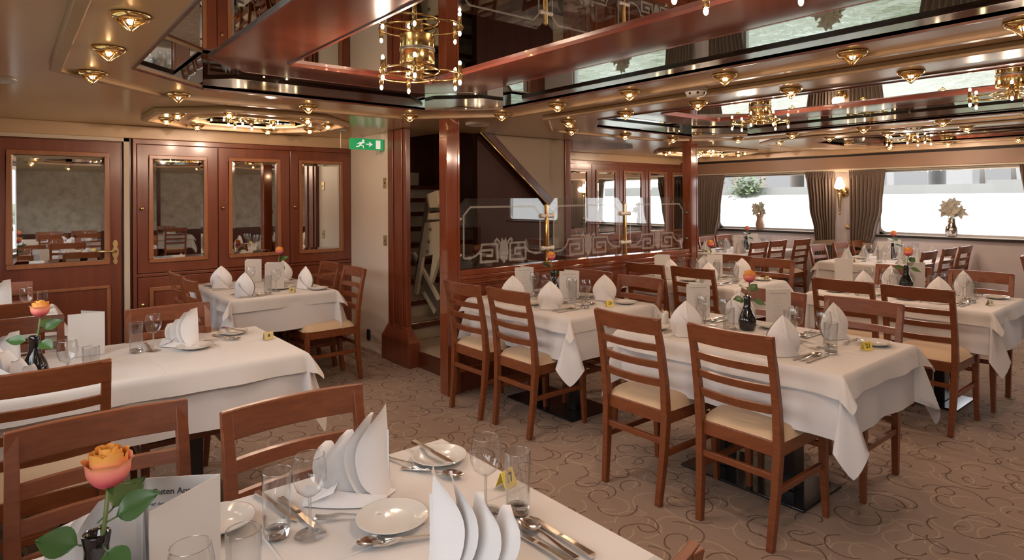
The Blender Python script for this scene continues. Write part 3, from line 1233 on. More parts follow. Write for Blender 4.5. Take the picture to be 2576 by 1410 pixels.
def make_chair():
    r = empty('dining_chair')
    bb = MB()

    def cush(u, v):
        a = (u - .5) * 2
        c_ = (v - .5) * 2
        hw = .198 + .010 * (a + 1) / 2
        if a > .6:
            hw -= .03 * ((a - .6) / .4) ** 2
        e = (1 - abs(a) ** 5) * (1 - abs(c_) ** 5)
        return (-.215 + .44 * u, hw * c_, .452 + .054 * e ** .45)
    bb.smooth = True
    bb.grid(cush, 14, 14)
    bb.add([cush(0, 0), cush(1, 0), cush(1, 1), cush(0, 1)], [(3, 2, 1, 0)])
    bb.build('seat', cushion_m, r)
    bb = MB()
    bb.box(-.205, .205, -.195, -.172, .39, .454)
    bb.box(-.205, .205, .172, .195, .39, .454)
    bb.box(-.222, -.198, -.18, .18, .39, .454)
    bb.box(.190, .213, -.18, .18, .39, .454)
    bb.build('seat_frame', chair_wood, r, bevel=.003)
    for s in (-1, 1):
        bb = MB()
        bb.bar([(.212, s * .192, 0), (.200, s * .188, .25), (.200, s * .188, .455)], [.026, .034, .038], [.026, .034, .038])
        bb.build('front_leg', chair_wood, r, bevel=.003)
        bb = MB()
        bb.bar([(-.258, s * .172, 0), (-.232, s * .182, .22), (-.218, s * .190, .43), (-.232, s * .192, .60), (-.262, s * .192, .78), (-.295, s * .192, .915)],
               [.030, .034, .036, .034, .032, .030], [.030, .036, .040, .034, .028, .022])
        bb.build('back_leg', chair_wood, r, bevel=.003)
    def rail(z0, z1, x_, bow, hw):
        m_ = MB()
        n = 10
        V, F = [], []
        for i in range(n + 1):
            t = i / n * 2 - 1
            xx = x_ - bow * (1 - t * t)
            for dx, z in ((-.010, z0), (.010, z0), (.010 - .008, z1), (-.010 - .008, z1)):
                V.append((xx + dx, hw * t, z))
        for i in range(n):
            for k in range(4):
                l = (k + 1) % 4
                F.append((i * 4 + k, i * 4 + l, i * 4 + 4 + l, i * 4 + 4 + k))
        F += [(3, 2, 1, 0), tuple(n * 4 + k for k in range(4))]
        m_.add(V, F)
        return m_
    rail(.835, .918, -.277, .030, .208).build('top_rail', chair_wood, r, bevel=.003)
    for z0, z1, x_ in ((.752, .786, -.258), (.666, .700, -.241), (.575, .612, -.226)):
        rail(z0, z1, x_, .026, .18).build('slat', chair_wood, r)
    for s in (-1, 1):
        bb = MB()
        bb.box(-.23, .20, s * .183 - .010, s * .183 + .010, .232, .260)
        bb.build('side_stretcher', chair_wood, r, bevel=.002)
    bb = MB()
    bb.box(-.236, -.214, -.18, .18, .292, .320)
    bb.build('back_stretcher', chair_wood, r, bevel=.002)
    bb = MB()
    bb.box(.192, .212, -.18, .18, .325, .352)
    bb.build('front_stretcher', chair_wood, r, bevel=.002)
    return r


def make_table(lx, ly):
    r = empty('pedestal_table')
    bb = MB()
    bb.box(-lx / 2, lx / 2, -ly / 2, ly / 2, .712, .742)
    bb.build('tabletop', dark_wood, r)
    a = .69 if ly >= lx else .41
    c_ = .41 if ly >= lx else .69
    bb = MB()
    bb.box(-c_ / 2, c_ / 2, -a / 2, a / 2, 0, .012)
    bb.build('base_plate', plate_metal, r, bevel=.003)
    for s in (-1, 1):
        bb = MB()
        if ly >= lx:
            bb.box(-.055, .055, s * .19 - .035, s * .19 + .035, .012, .712)
        else:
            bb.box(s * .19 - .035, s * .19 + .035, -.055, .055, .012, .712)
        bb.build('column', black_metal, r, bevel=.006)
    return r


def cloth(lx, ly, z, drop, out, ear, seed, crease=True):
    """cloth lying on a table lx x ly: flat top, hanging sides, pointed corner folds"""
    rnd = random.Random(seed)
    hx, hy = lx / 2 + .004, ly / 2 + .004
    # perimeter samples: (x, y, nx, ny, corner distance)
    per = []
    ns = 22
    nc = 9

    def side(p, q, nrm):
        L_ = (Vector(q) - Vector(p)).length
        for i in range(ns):
            t = (i + .5) / ns
            t = .5 - .5 * cos(pi * t) * 1
            pt = Vector(p).lerp(Vector(q), t)
            per.append((pt.x, pt.y, nrm[0], nrm[1], min(t, 1 - t) * L_))
    cr = [(-hx, -hy), (hx, -hy), (hx, hy), (-hx, hy)]
    nr = [(0, -1), (1, 0), (0, 1), (-1, 0)]
    phs = [rnd.uniform(0, 6) for _ in range(8)]
    rnd_c = [rnd.uniform(.8, 1.15) for _ in range(4)]
    for k in range(4):
        side(cr[k], cr[(k + 1) % 4], nr[k])
        a0 = atan2(nr[k][1], nr[k][0])
        cx, cy = cr[(k + 1) % 4]
        for i in range(nc):
            a = a0 + (i + .5) / nc * pi / 2
            per.append((cx, cy, cos(a), sin(a), 0.0))
    n = len(per)
    rows = 9
    bb = MB()
    bb.smooth = True
    V = []
    idx = 0
    for i, (x, y, nx, ny, dc) in enumerate(per):
        a = atan2(ny, nx) % (pi / 2)
        dg = abs(sin(2 * a)) if dc == 0 else 0            # 1 at the diagonal of the corner
        near = max(0, 1 - dc / (drop * 1.05))
        length = drop * (1 + .15 * near ** 2)
        if dc == 0:
            length = drop * (1.12 + .30 * dg ** 1.8)
        wob = .010 * sin(9 * x + phs[0]) + .010 * sin(11 * y + phs[1]) + .006 * sin(23 * (x - y) + phs[2])
        if dc == 0:
            ang = atan2(ny, nx)
            mid = (math.floor(ang / (pi / 2)) + .5) * pi / 2
            uu = (ang - mid) / (pi / 4)                   # -1..1 across the corner flap
            dgx, dgy = cos(mid), sin(mid)
            px_, py_ = -sin(mid), cos(mid)
            flare = rnd_c[int((mid / (pi / 2)) % 4)]
        for j in range(rows + 1):
            t = j / rows
            rr = .012
            if j == 0:
                V.append((x, y, z))
                continue
            th = min(1, t * 4) * pi / 2
            if dc == 0:
                ln = drop * (1.04 + .44 * (1 - abs(uu) ** 1.3))
                o_ = .012 * sin(th) + (out * .6 + ear * (1 - .35 * uu * uu)) * t ** .85
                wd = (.34 * drop) * t * uu * flare
                zz = z - rr * (1 - cos(th)) * .6 - max(0, t - .02) * ln
                V.append((x + dgx * o_ + px_ * wd, y + dgy * o_ + py_ * wd, zz))
            else:
                o_ = rr * sin(th) + (out + wob) * t ** 1.1 - .10 * drop * t * near ** 4
                zz = z - rr * (1 - cos(th)) * .6 - max(0, t - .02) * drop * (1 + .04 * near ** 2)
                V.append((x + nx * o_, y + ny * o_, zz))
    F = []
    for i in range(n):
        k = (i + 1) % n
        for j in range(rows):
            F.append((i * (rows + 1) + j, k * (rows + 1) + j, k * (rows + 1) + j + 1, i * (rows + 1) + j + 1))
    bb.add(V, F)
    bb.smooth = False
    bb.add([(p[0], p[1], z) for p in per], [tuple(range(n))])
    # pressed creases, slightly raised lines
    if crease:
        bb.smooth = False
        for t in (-.5, 0, .5):
            if t == 0 or lx > 1:
                xx = hx * t
                bb.add([(xx - .004, -hy + .01, z + .0003), (xx, -hy + .01, z + .0022), (xx + .004, -hy + .01, z + .0003),
                        (xx - .004, hy - .01, z + .0003), (xx, hy - .01, z + .0022), (xx + .004, hy - .01, z + .0003)], [(0, 1, 4, 3), (1, 2, 5, 4)])
            if t == 0 or ly > 1:
                yy = hy * t
                bb.add([(-hx + .01, yy - .004, z + .0003), (-hx + .01, yy, z + .0022), (-hx + .01, yy + .004, z + .0003),
                        (hx - .01, yy - .004, z + .0003), (hx - .01, yy, z + .0022), (hx - .01, yy + .004, z + .0003)], [(0, 1, 4, 3), (1, 2, 5, 4)])
    return bb


ZT = .7525


def dress(tabname, x0, x1, y0, y1, lab, seed):
    lx, ly = x1 - x0, y1 - y0
    cx, cy = (x0 + x1) / 2, (y0 + y1) / 2
    t = make_table(lx, ly)
    t.location = (cx, cy, 0)
    tag(t, 'pedestal table with black columns under white cloths, ' + lab, 'table', 'dining tables')
    c1 = cloth(lx, ly, .7455, .265, .020, .085, seed, False).build('tablecloth', cloth_w, loc=(cx, cy, 0))
    tag(c1, 'long white tablecloth hanging to seat height, ' + lab, 'tablecloth', 'long white tablecloths')
    c2 = cloth(lx + .012, ly + .012, .7500, .088, .016, .075, seed + 50).build('overlay_cloth', over_w, loc=(cx, cy, 0))
    tag(c2, 'short white overlay cloth on the tablecloth, ' + lab, 'tablecloth', 'short white overlay cloths')


TABS = dict(
    fg=(-.16, 1.04, .83, 1.63, 'nearest table'),
    t2=(-.07, 1.13, 3.03, 3.80, 'second table at left'),
    cab=(1.30, 2.10, 4.90, 6.00, 'table before the mirrored cabinets'),
    tl=(-.17, .25, 4.88, 5.60, 'table by the mirrored door'),
    t20=(2.72, 3.52, 2.77, 3.83, 'table numbered 20'),
    t21=(2.72, 3.52, 1.15, 2.35, 'table numbered 21'),
    t22=(4.90, 5.70, 1.15, 2.30, 'table with bright base plate'),
    t23=(4.58, 5.38, 2.77, 3.83, 'table before the far pillar'),
    ta=(7.32, 8.84, 2.42, 3.32, 'long table under the right window'),
    tb=(7.25, 8.84, 4.32, 5.16, 'long table under the left window'))
for i, (k, v) in enumerate(TABS.items()):
    dress(k, v[0], v[1], v[2], v[3], v[4], i + 1)


# ---- table items
def lathe_obj(name, prof, mat, parent=None, seg=24, extra=None):
    bb = MB()
    bb.lathe(prof, seg)
    return bb.build(name, mat, parent)


def make_wine():
    r = empty('wine_glass')
    lathe_obj('bowl', [(.004, .086), (.014, .090), (.028, .102), (.036, .122), (.0375, .140), (.035, .160), (.0315, .178)], glass_m, r)
    bb = MB()
    bb.tube([(.0315 * cos(t * pi / 12), .0315 * sin(t * pi / 12), .178) for t in range(24)], .0009, 5, closed=True)
    bb.build('rim', heavy_glass, r)
    lathe_obj('stem', [(.0042, .088), (.0032, .06), (.0034, .02), (.006, .008)], heavy_glass, r, 10)
    lathe_obj('foot', [(.006, .008), (.018, .004), (.033, .002), (.034, .0005), (0, .0005)], glass_m, r)
    return r


def make_tumbler():
    r = empty('tumbler')
    lathe_obj('side', [(.0275, .003), (.0285, .012), (.0315, .145)], glass_m, r)
    lathe_obj('inner_side', [(.0255, .016), (.0295, .145)], glass_m, r)
    bb = MB()
    bb.tube([(.0306 * cos(t * pi / 12), .0306 * sin(t * pi / 12), .145) for t in range(24)], .0011, 5, closed=True)
    bb.build('rim', heavy_glass, r)
    lathe_obj('base', [(0, .0005), (.024, .0005), (.0268, .003), (.0272, .015), (.022, .0185), (0, .0175)], solid_glass, r)
    return r


def make_plate(R):
    def f():
        bb = MB()
        bb.lathe([(0, .006), (R * .55, .006), (R * .66, .009), (R * .96, .0175), (R, .0185), (R * 1.0, .0165), (R * .66, .004), (R * .56, .0005), (0, .0005)], 36)
        return bb.build('bread_plate' if R < .08 else 'dinner_plate', porcelain)
    return f


def make_knife():
    bb = MB()
    bb.bar([(-.105, 0, .0045), (-.10, 0, .0045), (-.05, 0, .005), (-.01, 0, .0045), (0, 0, .0045)], [.010, .015, .011, .009, .010], [.005, .008, .007, .006, .004])
    V = [(0, -.006, .0015), (.05, -.009, .0012), (.085, -.009, .0012), (.105, .002, .0012), (.05, .006, .0012), (0, .006, .0015)]
    bb.add([(x, y, z + .0035) for x, y, z in V] + V, [tuple(range(6)), tuple(range(11, 5, -1))] + [(i, (i + 1) % 6, 6 + (i + 1) % 6, 6 + i) for i in range(6)])
    return bb.build('dinner_knife', silver, bevel=0)


def make_fork():
    bb = MB()
    bb.bar([(-.10, 0, .003), (-.06, 0, .004), (0, 0, .008), (.03, 0, .011), (.045, 0, .009)], [.014, .009, .005, .008, .020], .0025)
    for k in range(4):
        y = (k - 1.5) * .0058
        bb.bar([(.045, y, .009), (.065, y, .006), (.092, y, .009)], [.0034, .003, .002], .002)
    return bb.build('table_fork', silver)


def make_spoon():
    bb = MB()
    bb.bar([(-.095, 0, .003), (-.05, 0, .004), (0, 0, .009), (.03, 0, .010)], [.014, .009, .005, .007], .0025)
    bb.smooth = True

    def f(u, v):
        a = (u - .5) * 2
        w = .019 * sqrt(max(0, 1 - a * a)) * (1.08 - .12 * a)
        c_ = (v - .5) * 2
        return (.060 + .032 * a, w * c_, .010 - .008 * (1 - a * a) * (1 - c_ * c_))
    bb.grid(f, 12, 8)
    return bb.build('table_spoon', silver)


def make_leaf_napkin():
    """upright napkin folded to a pointed hood"""
    bb = MB()
    bb.smooth = True
    prof = [(0, .062), (.06, .070), (.20, .082), (.38, .087), (.55, .078), (.70, .060), (.83, .038), (.93, .017), (1.0, .001)]

    def width(h):
        for (a, p), (c_, q) in zip(prof, prof[1:]):
            if h <= c_:
                t = (h - a) / (c_ - a)
                return p + (q - p) * t
        return 0

    def front(u, v):
        s = (u - .5) * 2
        w = width(v)
        x_ = s * w
        bulge = .42 * w * (1 - abs(s) ** 2.2) + .012 * (1 - v) + .006 * math.exp(-(s / .08) ** 2)
        return (x_, -bulge, v * .185 + .001)

    def back(u, v):
        s = (u - .5) * 2
        w = width(v)
        return (s * w, .30 * w * (1 - s * s) + .004, v * .185 + .001)
    bb.grid(front, 22, 18)
    bb.grid(back, 14, 18)

    def flap(u, v):
        s = (u - .5) * 2
        return (s * (.066 - .03 * v), -.040 - .016 * (1 - s * s) - .004 * v, .001 + v * (.075 - .045 * s))
    bb.grid(flap, 12, 6)
    return bb.build('folded_napkin', napkin_m)


def crv(pts, n=14):
    """smooth resample of a polyline"""
    out = []
    m = len(pts) - 1
    for i in range(n + 1):
        t = i / n * m
        k = min(int(t), m - 1)
        f = t - k
        p0, p1, p2, p3 = pts[max(k - 1, 0)], pts[k], pts[k + 1], pts[min(k + 2, m)]
        out.append(tuple(.5 * (2 * p1[d] + (p2[d] - p0[d]) * f + (2 * p0[d] - 5 * p1[d] + 4 * p2[d] - p3[d]) * f * f + (3 * p1[d] - p0[d] - 3 * p2[d] + p3[d]) * f ** 3) for d in (0, 1)))
    return out


def make_fan_napkin():
    """napkin folded to a row of tall pointed sails, highest at +x"""
    def px(l):
        return [((a - 890) / 1010.0, (1248 - c_) / 1010.0) for a, c_ in l]
    C = [px([(812, 1118), (800, 1150), (806, 1190), (838, 1226), (890, 1250)]),
         px([(868, 1090), (840, 1138), (842, 1190), (880, 1232), (930, 1254)]),
         px([(930, 1045), (888, 1105), (884, 1165), (914, 1224), (955, 1254)]),
         px([(972, 1025), (920, 1095), (908, 1150), (928, 1212), (984, 1250)]),
         px([(972, 1025), (976, 1090), (979, 1150), (982, 1205), (985, 1250)])]
    Wf = [-.030, -.038, -.044, -.042, .030]
    bb = MB()
    bb.smooth = True
    R = [crv(c_) for c_ in C]
    n = len(R[0]) - 1
    for i in range(4):
        A, B = R[i], R[i + 1]

        def f(u, v, A=A, B=B, i=i):
            k = min(int(round(v * n)), n)
            xa, za = A[k]
            xb, zb = B[k]
            if i < 3:
                # right edge of a sail drops from its own tip and slips behind the next one
                q = min(1, v * 2.3) ** 1.1
                tx, tz = A[0]
                xb, zb = tx + .004 + (xb + .012 - tx) * q, tz + (zb - tz) * min(1, .25 * v + q * q) - .002
            w0 = Wf[i] * (1 - .25 * (1 - v)) - .007 * (3 - i) * v
            w1 = .030 if i == 3 else .024
            s = u ** .75
            return (xa + (xb - xa) * s, w0 + (w1 - w0) * s - .014 * sin(pi * u) * min(1, v * 3), max(.001, za + (zb - za) * s))
        bb.grid(f, 7, n)
    # low back sheet closing the fan

    def back(u, v):
        return (-.075 + .165 * u, .022 + .016 * sin(pi * u), .001 + v * (.055 + .10 * u))
    bb.grid(back, 10, 6)

    def skirt(u, v):
        return (-.105 + .20 * u, -.062 + .030 * v - .012 * sin(pi * u), .001 + .028 * v * (1 - u) + .012 * v)
    bb.grid(skirt, 12, 4)

    def skirt2(u, v):
        return (-.105 + .075 * u + .02 * v, -.062 + .08 * v, .001 + .05 * u * (1 - abs(v - .4)))
    bb.grid(skirt2, 8, 6)
    return bb.build('folded_napkin', napkin_m)


def make_peak_napkin():
    """napkin folded to two pointed peaks"""
    bb = MB()
    bb.smooth = True

    def sail(tx, tz, x0, x1, y, ph):
        def f(u, v):
            e = (1 - v) ** 1.15
            xx = tx + ((x0 + (x1 - x0) * u) - tx) * e
            return (xx, y + .018 * sin(3 * pi * u + ph) * (1 - v) - .02 * v, .001 + tz * v)
        return f
    bb.grid(sail(-.030, .150, -.085, .050, -.028, 0), 14, 10)
    bb.grid(sail(.018, .165, -.060, .090, .0, 1.4), 14, 10)
    bb.grid(sail(.040, .120, -.050, .095, .030, 2.6), 14, 10)
    return bb.build('folded_napkin', napkin_m)


def make_vase():
    bb = MB()
    bb.lathe([(0, .0005), (.036, .0005), (.041, .004), (.0475, .030), (.0485, .050), (.041, .080), (.028, .108), (.0195, .135), (.0185, .165), (.0215, .187), (.0200, .189), (.0150, .186), (.0145, .15)], 28)
    return bb.build('bud_vase', vase_m)


def leafshape(bb, base, d, up, L_, W_, curl=.15):
    d = Vector(d).normalized()
    up = Vector(up)
    sd = d.cross(up).normalized()
    up = sd.cross(d).normalized()

    def f(u, v):
        t = v
        w = W_ * (sin(pi * t ** .8)) * (1 - .25 * t)
        s = (u - .5) * 2
        return Vector(base) + d * (L_ * t) + sd * (w * s) + up * (curl * L_ * (.9 * t - 1.1 * t * t) + .12 * W_ * abs(s) * 1.5)
    sm = bb.smooth
    bb.smooth = True
    bb.grid(f, 6, 10)
    bb.smooth = sm


def make_rose_kind(scale=1.0, lean=(0.02, 0.0), full=True):
    def f():
        r = empty('rose')
        hx, hy = lean
        top = Vector((hx, hy, .265))
        bb = MB()
        bb.tube([(0, 0, .03), (hx * .3, hy * .3, .15), (hx * .7, hy * .7, .21), top], [.0032, .0036, .0036, .004], 8)
        bb.build('stem', stem_m, r)
        bb = MB()
        bb.smooth = True
        rnd = random.Random(3)
        # petals: outer, middle and inner whorls of cupped sheets
        for ring, (n, R0, R1, h0, h1, flare) in enumerate(((5, .010, .033, .0, .050, .006), (5, .009, .0285, .004, .062, .003), (4, .008, .022, .010, .066, .001), (4, .006, .015, .016, .066, 0), (3, .004, .008, .02, .063, 0))):
            for k in range(n):
                a0 = 2 * pi * (k + .37 * ring) / n
                da = 2 * pi / n * .74
                tw = rnd.uniform(-.12, .12)
                dz = rnd.uniform(-.004, .004)

                def p(u, v, a0=a0, da=da, R0=R0, R1=R1, h0=h0, h1=h1, flare=flare, tw=tw, dz=dz):
                    s = (u - .5) * 2
                    a = a0 + s * da * (.65 + .35 * sin(pi * min(1, v * 1.1))) + tw * v
                    rad = R0 + (R1 - R0) * sin(pi / 2 * min(1, v * 1.6)) ** .7 - (R1 * .16) * max(0, v - .55) ** 1.0 + flare * v ** 6 * 1.4 - .003 * s * s * v
                    edge = 1 - .09 * abs(s) ** 3 * v
                    z = h0 + (h1 - h0) * v * edge + dz * v - flare * .5 * max(0, v - .86) * 4
                    return (top.x + rad * cos(a), top.y + rad * sin(a), top.z + z)
                bb.grid(p, 8, 8)
        bb.build('bloom', petal_m, r)
        bb = MB()
        for k in range(5):
            a = 2 * pi * k / 5 + .3
            leafshape(bb, top + Vector((.006 * cos(a), .006 * sin(a), .004)), (cos(a), sin(a), -.15 + .5 * (k % 2)), (0, 0, 1), .034, .006, .1)
        bb.build('sepals', leaf_m, r)
        sets = [((0, 0, .165), (-1, .1, .10)), ((.006, 0, .200), (.9, .15, .45)), ((.004, 0, .175), (.75, -.55, -.35)), ((.002, 0, .205), (.35, .9, .35))]
        if not full:
            sets = sets[:3]
        # leaves spread across the camera's view axis
        for base, d in sets:
            bb = MB()
            d = Vector(d)
            st_ = Vector(base) + d.normalized() * .030
            bb.tube([base, st_], .0016, 6)
            leafshape(bb, st_, d, (0, -.75, .7), .074, .028, .20)
            bb.build('leaf', leaf_m, r)
        return r
    return f


def make_tent(mat):
    def f():
        bb = MB()
        n = .002
        for s in (-1, 1):
            bb.hexa([(-.024, s * .018, 0), (.024, s * .018, 0), (.024, s * (.018 - n), 0), (-.024, s * (.018 - n), 0),
                     (-.024, s * .001, .040), (.024, s * .001, .040), (.024, 0, .040), (-.024, 0, .040)])
        o = bb.build('table_number_card', mat)
        return o
    return f


def make_menu(lines):
    """folded card standing open like a book, fold at origin, leaves toward -x"""
    def f():
        r = empty('menu_card')
        H_, W_ = .205, .147
        op = radians(24)
        for s, nm in ((1, 'front_leaf'), (-1, 'back_leaf')):
            a = pi + s * op
            d = Vector((cos(a), sin(a), 0))
            nrm = Vector((-d.y, d.x, 0))
            bb = MB()
            p0, p1 = Vector((0, 0, .0005)), d * W_
            t = nrm * .0008
            bb.hexa([p0 - t, p1 - t, p1 + t, p0 + t, p0 - t + Vector((0, 0, H_)), p1 - t + Vector((0, 0, H_)), p1 + t + Vector((0, 0, H_)), p0 + t + Vector((0, 0, H_))])
            bb.build(nm, paper_m, r)
            if lines and s == 1:
                bb = MB()
                o_ = nrm * .0012

                def line(z, u0, u1, h):
                    a_, c_ = d * (W_ * u0) + o_, d * (W_ * u1) + o_
                    bb.add([a_ + Vector((0, 0, z)), c_ + Vector((0, 0, z)), c_ + Vector((0, 0, z + h)), a_ + Vector((0, 0, z + h))], [(0, 1, 2, 3)])
                line(.180, .16, .84, .0040)
                for z, q in ((.166, .2), (.154, .12), (.146, .18), (.132, .16), (.124, .22), (.110, .14), (.102, .2), (.088, .17), (.080, .2), (.066, .15), (.052, .2), (.040, .22)):
                    line(z, .5 - q, .5 + q, .0016)
                bb.build('print', grey_ink, r)
        return r
    return f


def make_holder():
    bb = MB()
    bb.lathe([(0, .001), (.016, .001), (.017, .004), (.017, .058), (.014, .064), (0, .064)], 18)
    bb.lathe([(.005, .064), (.004, .069), (0, .070)], 8)
    return bb.build('sugar_shaker', porcelain)


MAKERS.update(chair=(make_chair, 'chair'), wine=(make_wine, 'wine glass'), tumbler=(make_tumbler, 'glass'), bplate=(make_plate(.078), 'plate'), plate=(make_plate(.095), 'plate'),
              knife=(make_knife, 'knife'), fork=(make_fork, 'fork'), spoon=(make_spoon, 'spoon'), nleaf=(make_leaf_napkin, 'napkin'), nfan=(make_fan_napkin, 'napkin'),
              npeak=(make_peak_napkin, 'napkin'), vase=(make_vase, 'vase'), rose=(make_rose_kind(), 'rose'), menu=(make_menu(True), 'menu card'), menub=(make_menu(False), 'menu card'),
              tent=(make_tent(yellow_card), 'number card'), tentb=(make_tent(brown_card), 'number card'), holder=(make_holder, 'shaker'))

HD = radians(HEAD)          # heading of the view, so that cards and roses can be turned
E_, W__, N_, S_ = 0, pi, pi / 2, -pi / 2
CH_G = 'ladder-back dining chairs'


def chair(mx, my, face, lab):
    """mx, my = middle of the top of the back"""
    d = Vector((cos(face), sin(face)))
    place('chair', (mx + d.x * .305, my + d.y * .305, 0), face, 'ladder-back chair, ' + lab, CH_G)


for mx, my, f, lab in [
    (.20, 2.03, S_, 'left of two at the far side of the nearest table'),
    (.66, 1.84, S_, 'right of two at the far side of the nearest table'),
    (.695, .60, N_, 'only its top corner showing at the bottom edge, before the nearest table'),
    (.09, 2.685, N_, 'back to the camera at the left of the second table, cream seat showing'),
    (.69, 3.86, S_, 'on the far side of the second table, behind the sail napkin'),
    (.02, 3.93, S_, 'behind the rose of the second table, at left'),
    (-.035, 4.52, N_, 'at left edge, back to the camera before the table by the door'),
    (-.06, 5.70, S_, 'at left edge, far side of the table by the door'),
    (2.33, 4.98, W__, 'against the white wall, right side of the cabinet table'),
    (2.33, 5.50, W__, 'in the corner of cabinets and white wall, right of the cabinet table'),
    (1.03, 5.06, E_, 'nearer of two on the left side of the cabinet table'),
    (1.03, 5.56, E_, 'farther of two on the left side of the cabinet table'),
    (2.46, 3.09, E_, 'left side of table numbered 20, nearer one, cream seat'),
    (2.43, 3.56, E_, 'left side of table numbered 20, beside the brown pillar'),
    (3.62, 2.935, W__, 'right side of table numbered 20, nearer one'),
    (3.66, 3.45, W__, 'right side of table numbered 20, next to the glass screen'),
    (2.445, 1.515, E_, 'nearest whole chair, front left of table numbered 21, cream seat'),
    (2.40, 2.06, E_, 'left side of table numbered 21, the farther one, cream seat'),
    (3.755, 1.46, W__, 'right side of table numbered 21, nearer one'),
    (3.72, 1.97, W__, 'right side of table numbered 21, farther one behind the menu'),
    (4.50, 1.90, E_, 'left side of the table with bright base plate, farther one'),
    (4.49, 1.44, E_, 'left side of the table with bright base plate, nearer one, whole seat showing'),
    (5.80, 1.415, W__, 'right side of the table with bright base plate, at right edge'),
    (5.82, 1.95, W__, 'right side of the table with bright base plate, behind its rose'),
    (4.37, 3.03, E_, 'left side of the table before the far pillar, nearer one'),
    (4.34, 3.50, E_, 'left side of the table before the far pillar, by the screen'),
    (5.58, 2.96, W__, 'right side of the table before the far pillar, nearer one'),
    (5.66, 3.42, W__, 'right side of the table before the far pillar, farther one'),
    (7.52, 2.26, N_, 'near side of the right window table, leftmost of three'),
    (8.12, 2.25, N_, 'near side of the right window table, middle of three'),
    (8.62, 2.23, N_, 'near side of the right window table, closest to the window'),
    (7.61, 3.50, S_, 'far side of the right window table, at the aisle, shining white top'),
    (8.20, 3.48, S_, 'far side of the right window table, before the left curtain pair, shining top'),
    (8.68, 3.46, S_, 'far side of the right window table, under the wall lamp, reddish top'),
    (7.52, 4.16, N_, 'near side of the left window table, leftmost of three'),
    (7.97, 4.14, N_, 'near side of the left window table, middle of three'),
    (8.43, 4.04, N_, 'near side of the left window table, closest to the curtains'),
    (7.55, 5.30, S_, 'far side of the left window table, just right of the far pillar'),
    (8.00, 5.30, S_, 'far side of the left window table, second from the far pillar'),
    (8.52, 5.34, S_, 'far side of the left window table, in the window corner'),
    (7.68, 1.52, S_, 'cut by the right edge, near the white window wall')]:
    chair(mx, my, f, lab)


def item(kind, x, y, rz, lab, grp, z=ZT, scale=1.0, tilt=None):
    return place(kind, (x, y, z), rz, lab, grp, scale, tilt)


G = dict(wine='wine glasses', tumbler='tumblers', knife='table knives', fork='table forks', spoon='table spoons', nleaf='pointed hood napkins', nfan='sail-folded napkins',
         npeak='two-peaked napkins', plate='white plates', bplate='white plates', menu='menu cards', menub='menu cards', vase='black bud vases', rose='roses in bud vases', tent='yellow number cards', tentb='yellow number cards')


def it(kind, x, y, rz, lab, z=ZT, scale=1.0, tilt=None):
    return item(kind, x, y, rz, lab, G.get(kind), z, scale, tilt)


def rose_at(x, y, lab, turn=0.0, z=ZT, scale=1.0):
    """rose in its vase, turned so that its leaves spread across the view"""
    return it('rose', x, y, HD - pi / 2 + turn, lab, z, scale)


def digits(txt, x, y, rz, size=.026):
    """number printed on both... on the camera-facing slope of a tent card"""
    return txt


# ---- settings for the four-seat tables
def setting(tk, seat, ex, ey, face, cut=True, glasses=True, nap='nleaf', plate=True, napoff=.13, jit=0.0):
    lab = TABS[tk][4]
    f = Vector((cos(face), sin(face)))
    r = Vector((f.y, -f.x))

    def P(df, dr):
        v = f * df + r * dr
        return ex + v.x, ey + v.y
    who = 'at the %s place of the %s' % (seat, lab)
    if nap:
        x, y = P(napoff, 0)
        it(nap, x, y, HD - pi / 2 + random.uniform(-.25, .25) + jit, ('pointed white napkin ' if nap == 'nleaf' else 'two-peaked white napkin ') + who)
    if glasses:
        x, y = P(.40, .07)
        it('wine', x, y, 0, 'wine glass ' + who)
        x, y = P(.32, .14)
        it('tumbler', x, y, 0, 'straight tumbler ' + who)
    if plate:
        x, y = P(.14, -.205)
        it('bplate', x, y, 0, 'small white side plate ' + who)
    if cut:
        x, y = P(.17, .085)
        it('knife', x, y, face, 'inner table knife ' + who)
        x, y = P(.17, .145)
        it('knife', x, y, face, 'outer table knife ' + who)
        x, y = P(.17, .115)
        it('spoon', x, y, face, 'soup spoon ' + who)
        x, y = P(.17, -.105)
        it('fork', x, y, face + .04, 'table fork ' + who)
        x, y = P(.345, -.02)
        it('spoon', x, y, face + pi / 2, 'dessert spoon laid crosswise ' + who)


for tk in ('t21', 't20', 't22', 't23'):
    x0, x1, y0, y1, lab = TABS[tk]
    ya, yb = y0 + .32, y1 - .34
    for seat, ex, ey, fc in (('front left', x0, ya, E_), ('rear left', x0, yb, E_), ('front right', x1, ya, W__), ('rear right', x1, yb, W__)):
        vis = not (tk == 't23' and 'rear' in seat)
        setting(tk, seat, ex, ey, fc, cut=vis, glasses=True, plate=vis)

# vases, roses, menus, number cards on those tables
MEN = 'printed menu card standing '
for tk, vx, vy, m1, m2, card, cardlab, num in (
        ('t21', 3.228, 1.869, (3.40, 2.22), (3.55, 1.78), (3.238, 1.249), 'yellow tent card reading 21', '21'),
        ('t20', 3.26, 3.50, (3.20, 3.66), (3.29, 3.25), (3.215, 2.885), 'yellow tent card reading 20', '20')):
    lab = TABS[tk][4]
    it('vase', vx, vy, 0, 'black bud vase in the middle of the ' + lab)
    rose_at(vx, vy, 'pale orange rose in the black vase on the ' + lab, .5 if tk == 't21' else 2.4)
    it('menu', m1[0], m1[1], HD - pi / 2 - .40, MEN + 'left of the rose on the ' + lab)
    it('menu', m2[0], m2[1], HD - pi / 2 - .40, MEN + 'right of the rose on the ' + lab)
    c_ = it('tent', card[0], card[1], HD - pi / 2 + .25, cardlab)
    text_mesh('number', num, .030, ink, c_, (0, -.0138, .0135), (radians(90 - 24), 0, 0), .0006, 'CENTER')
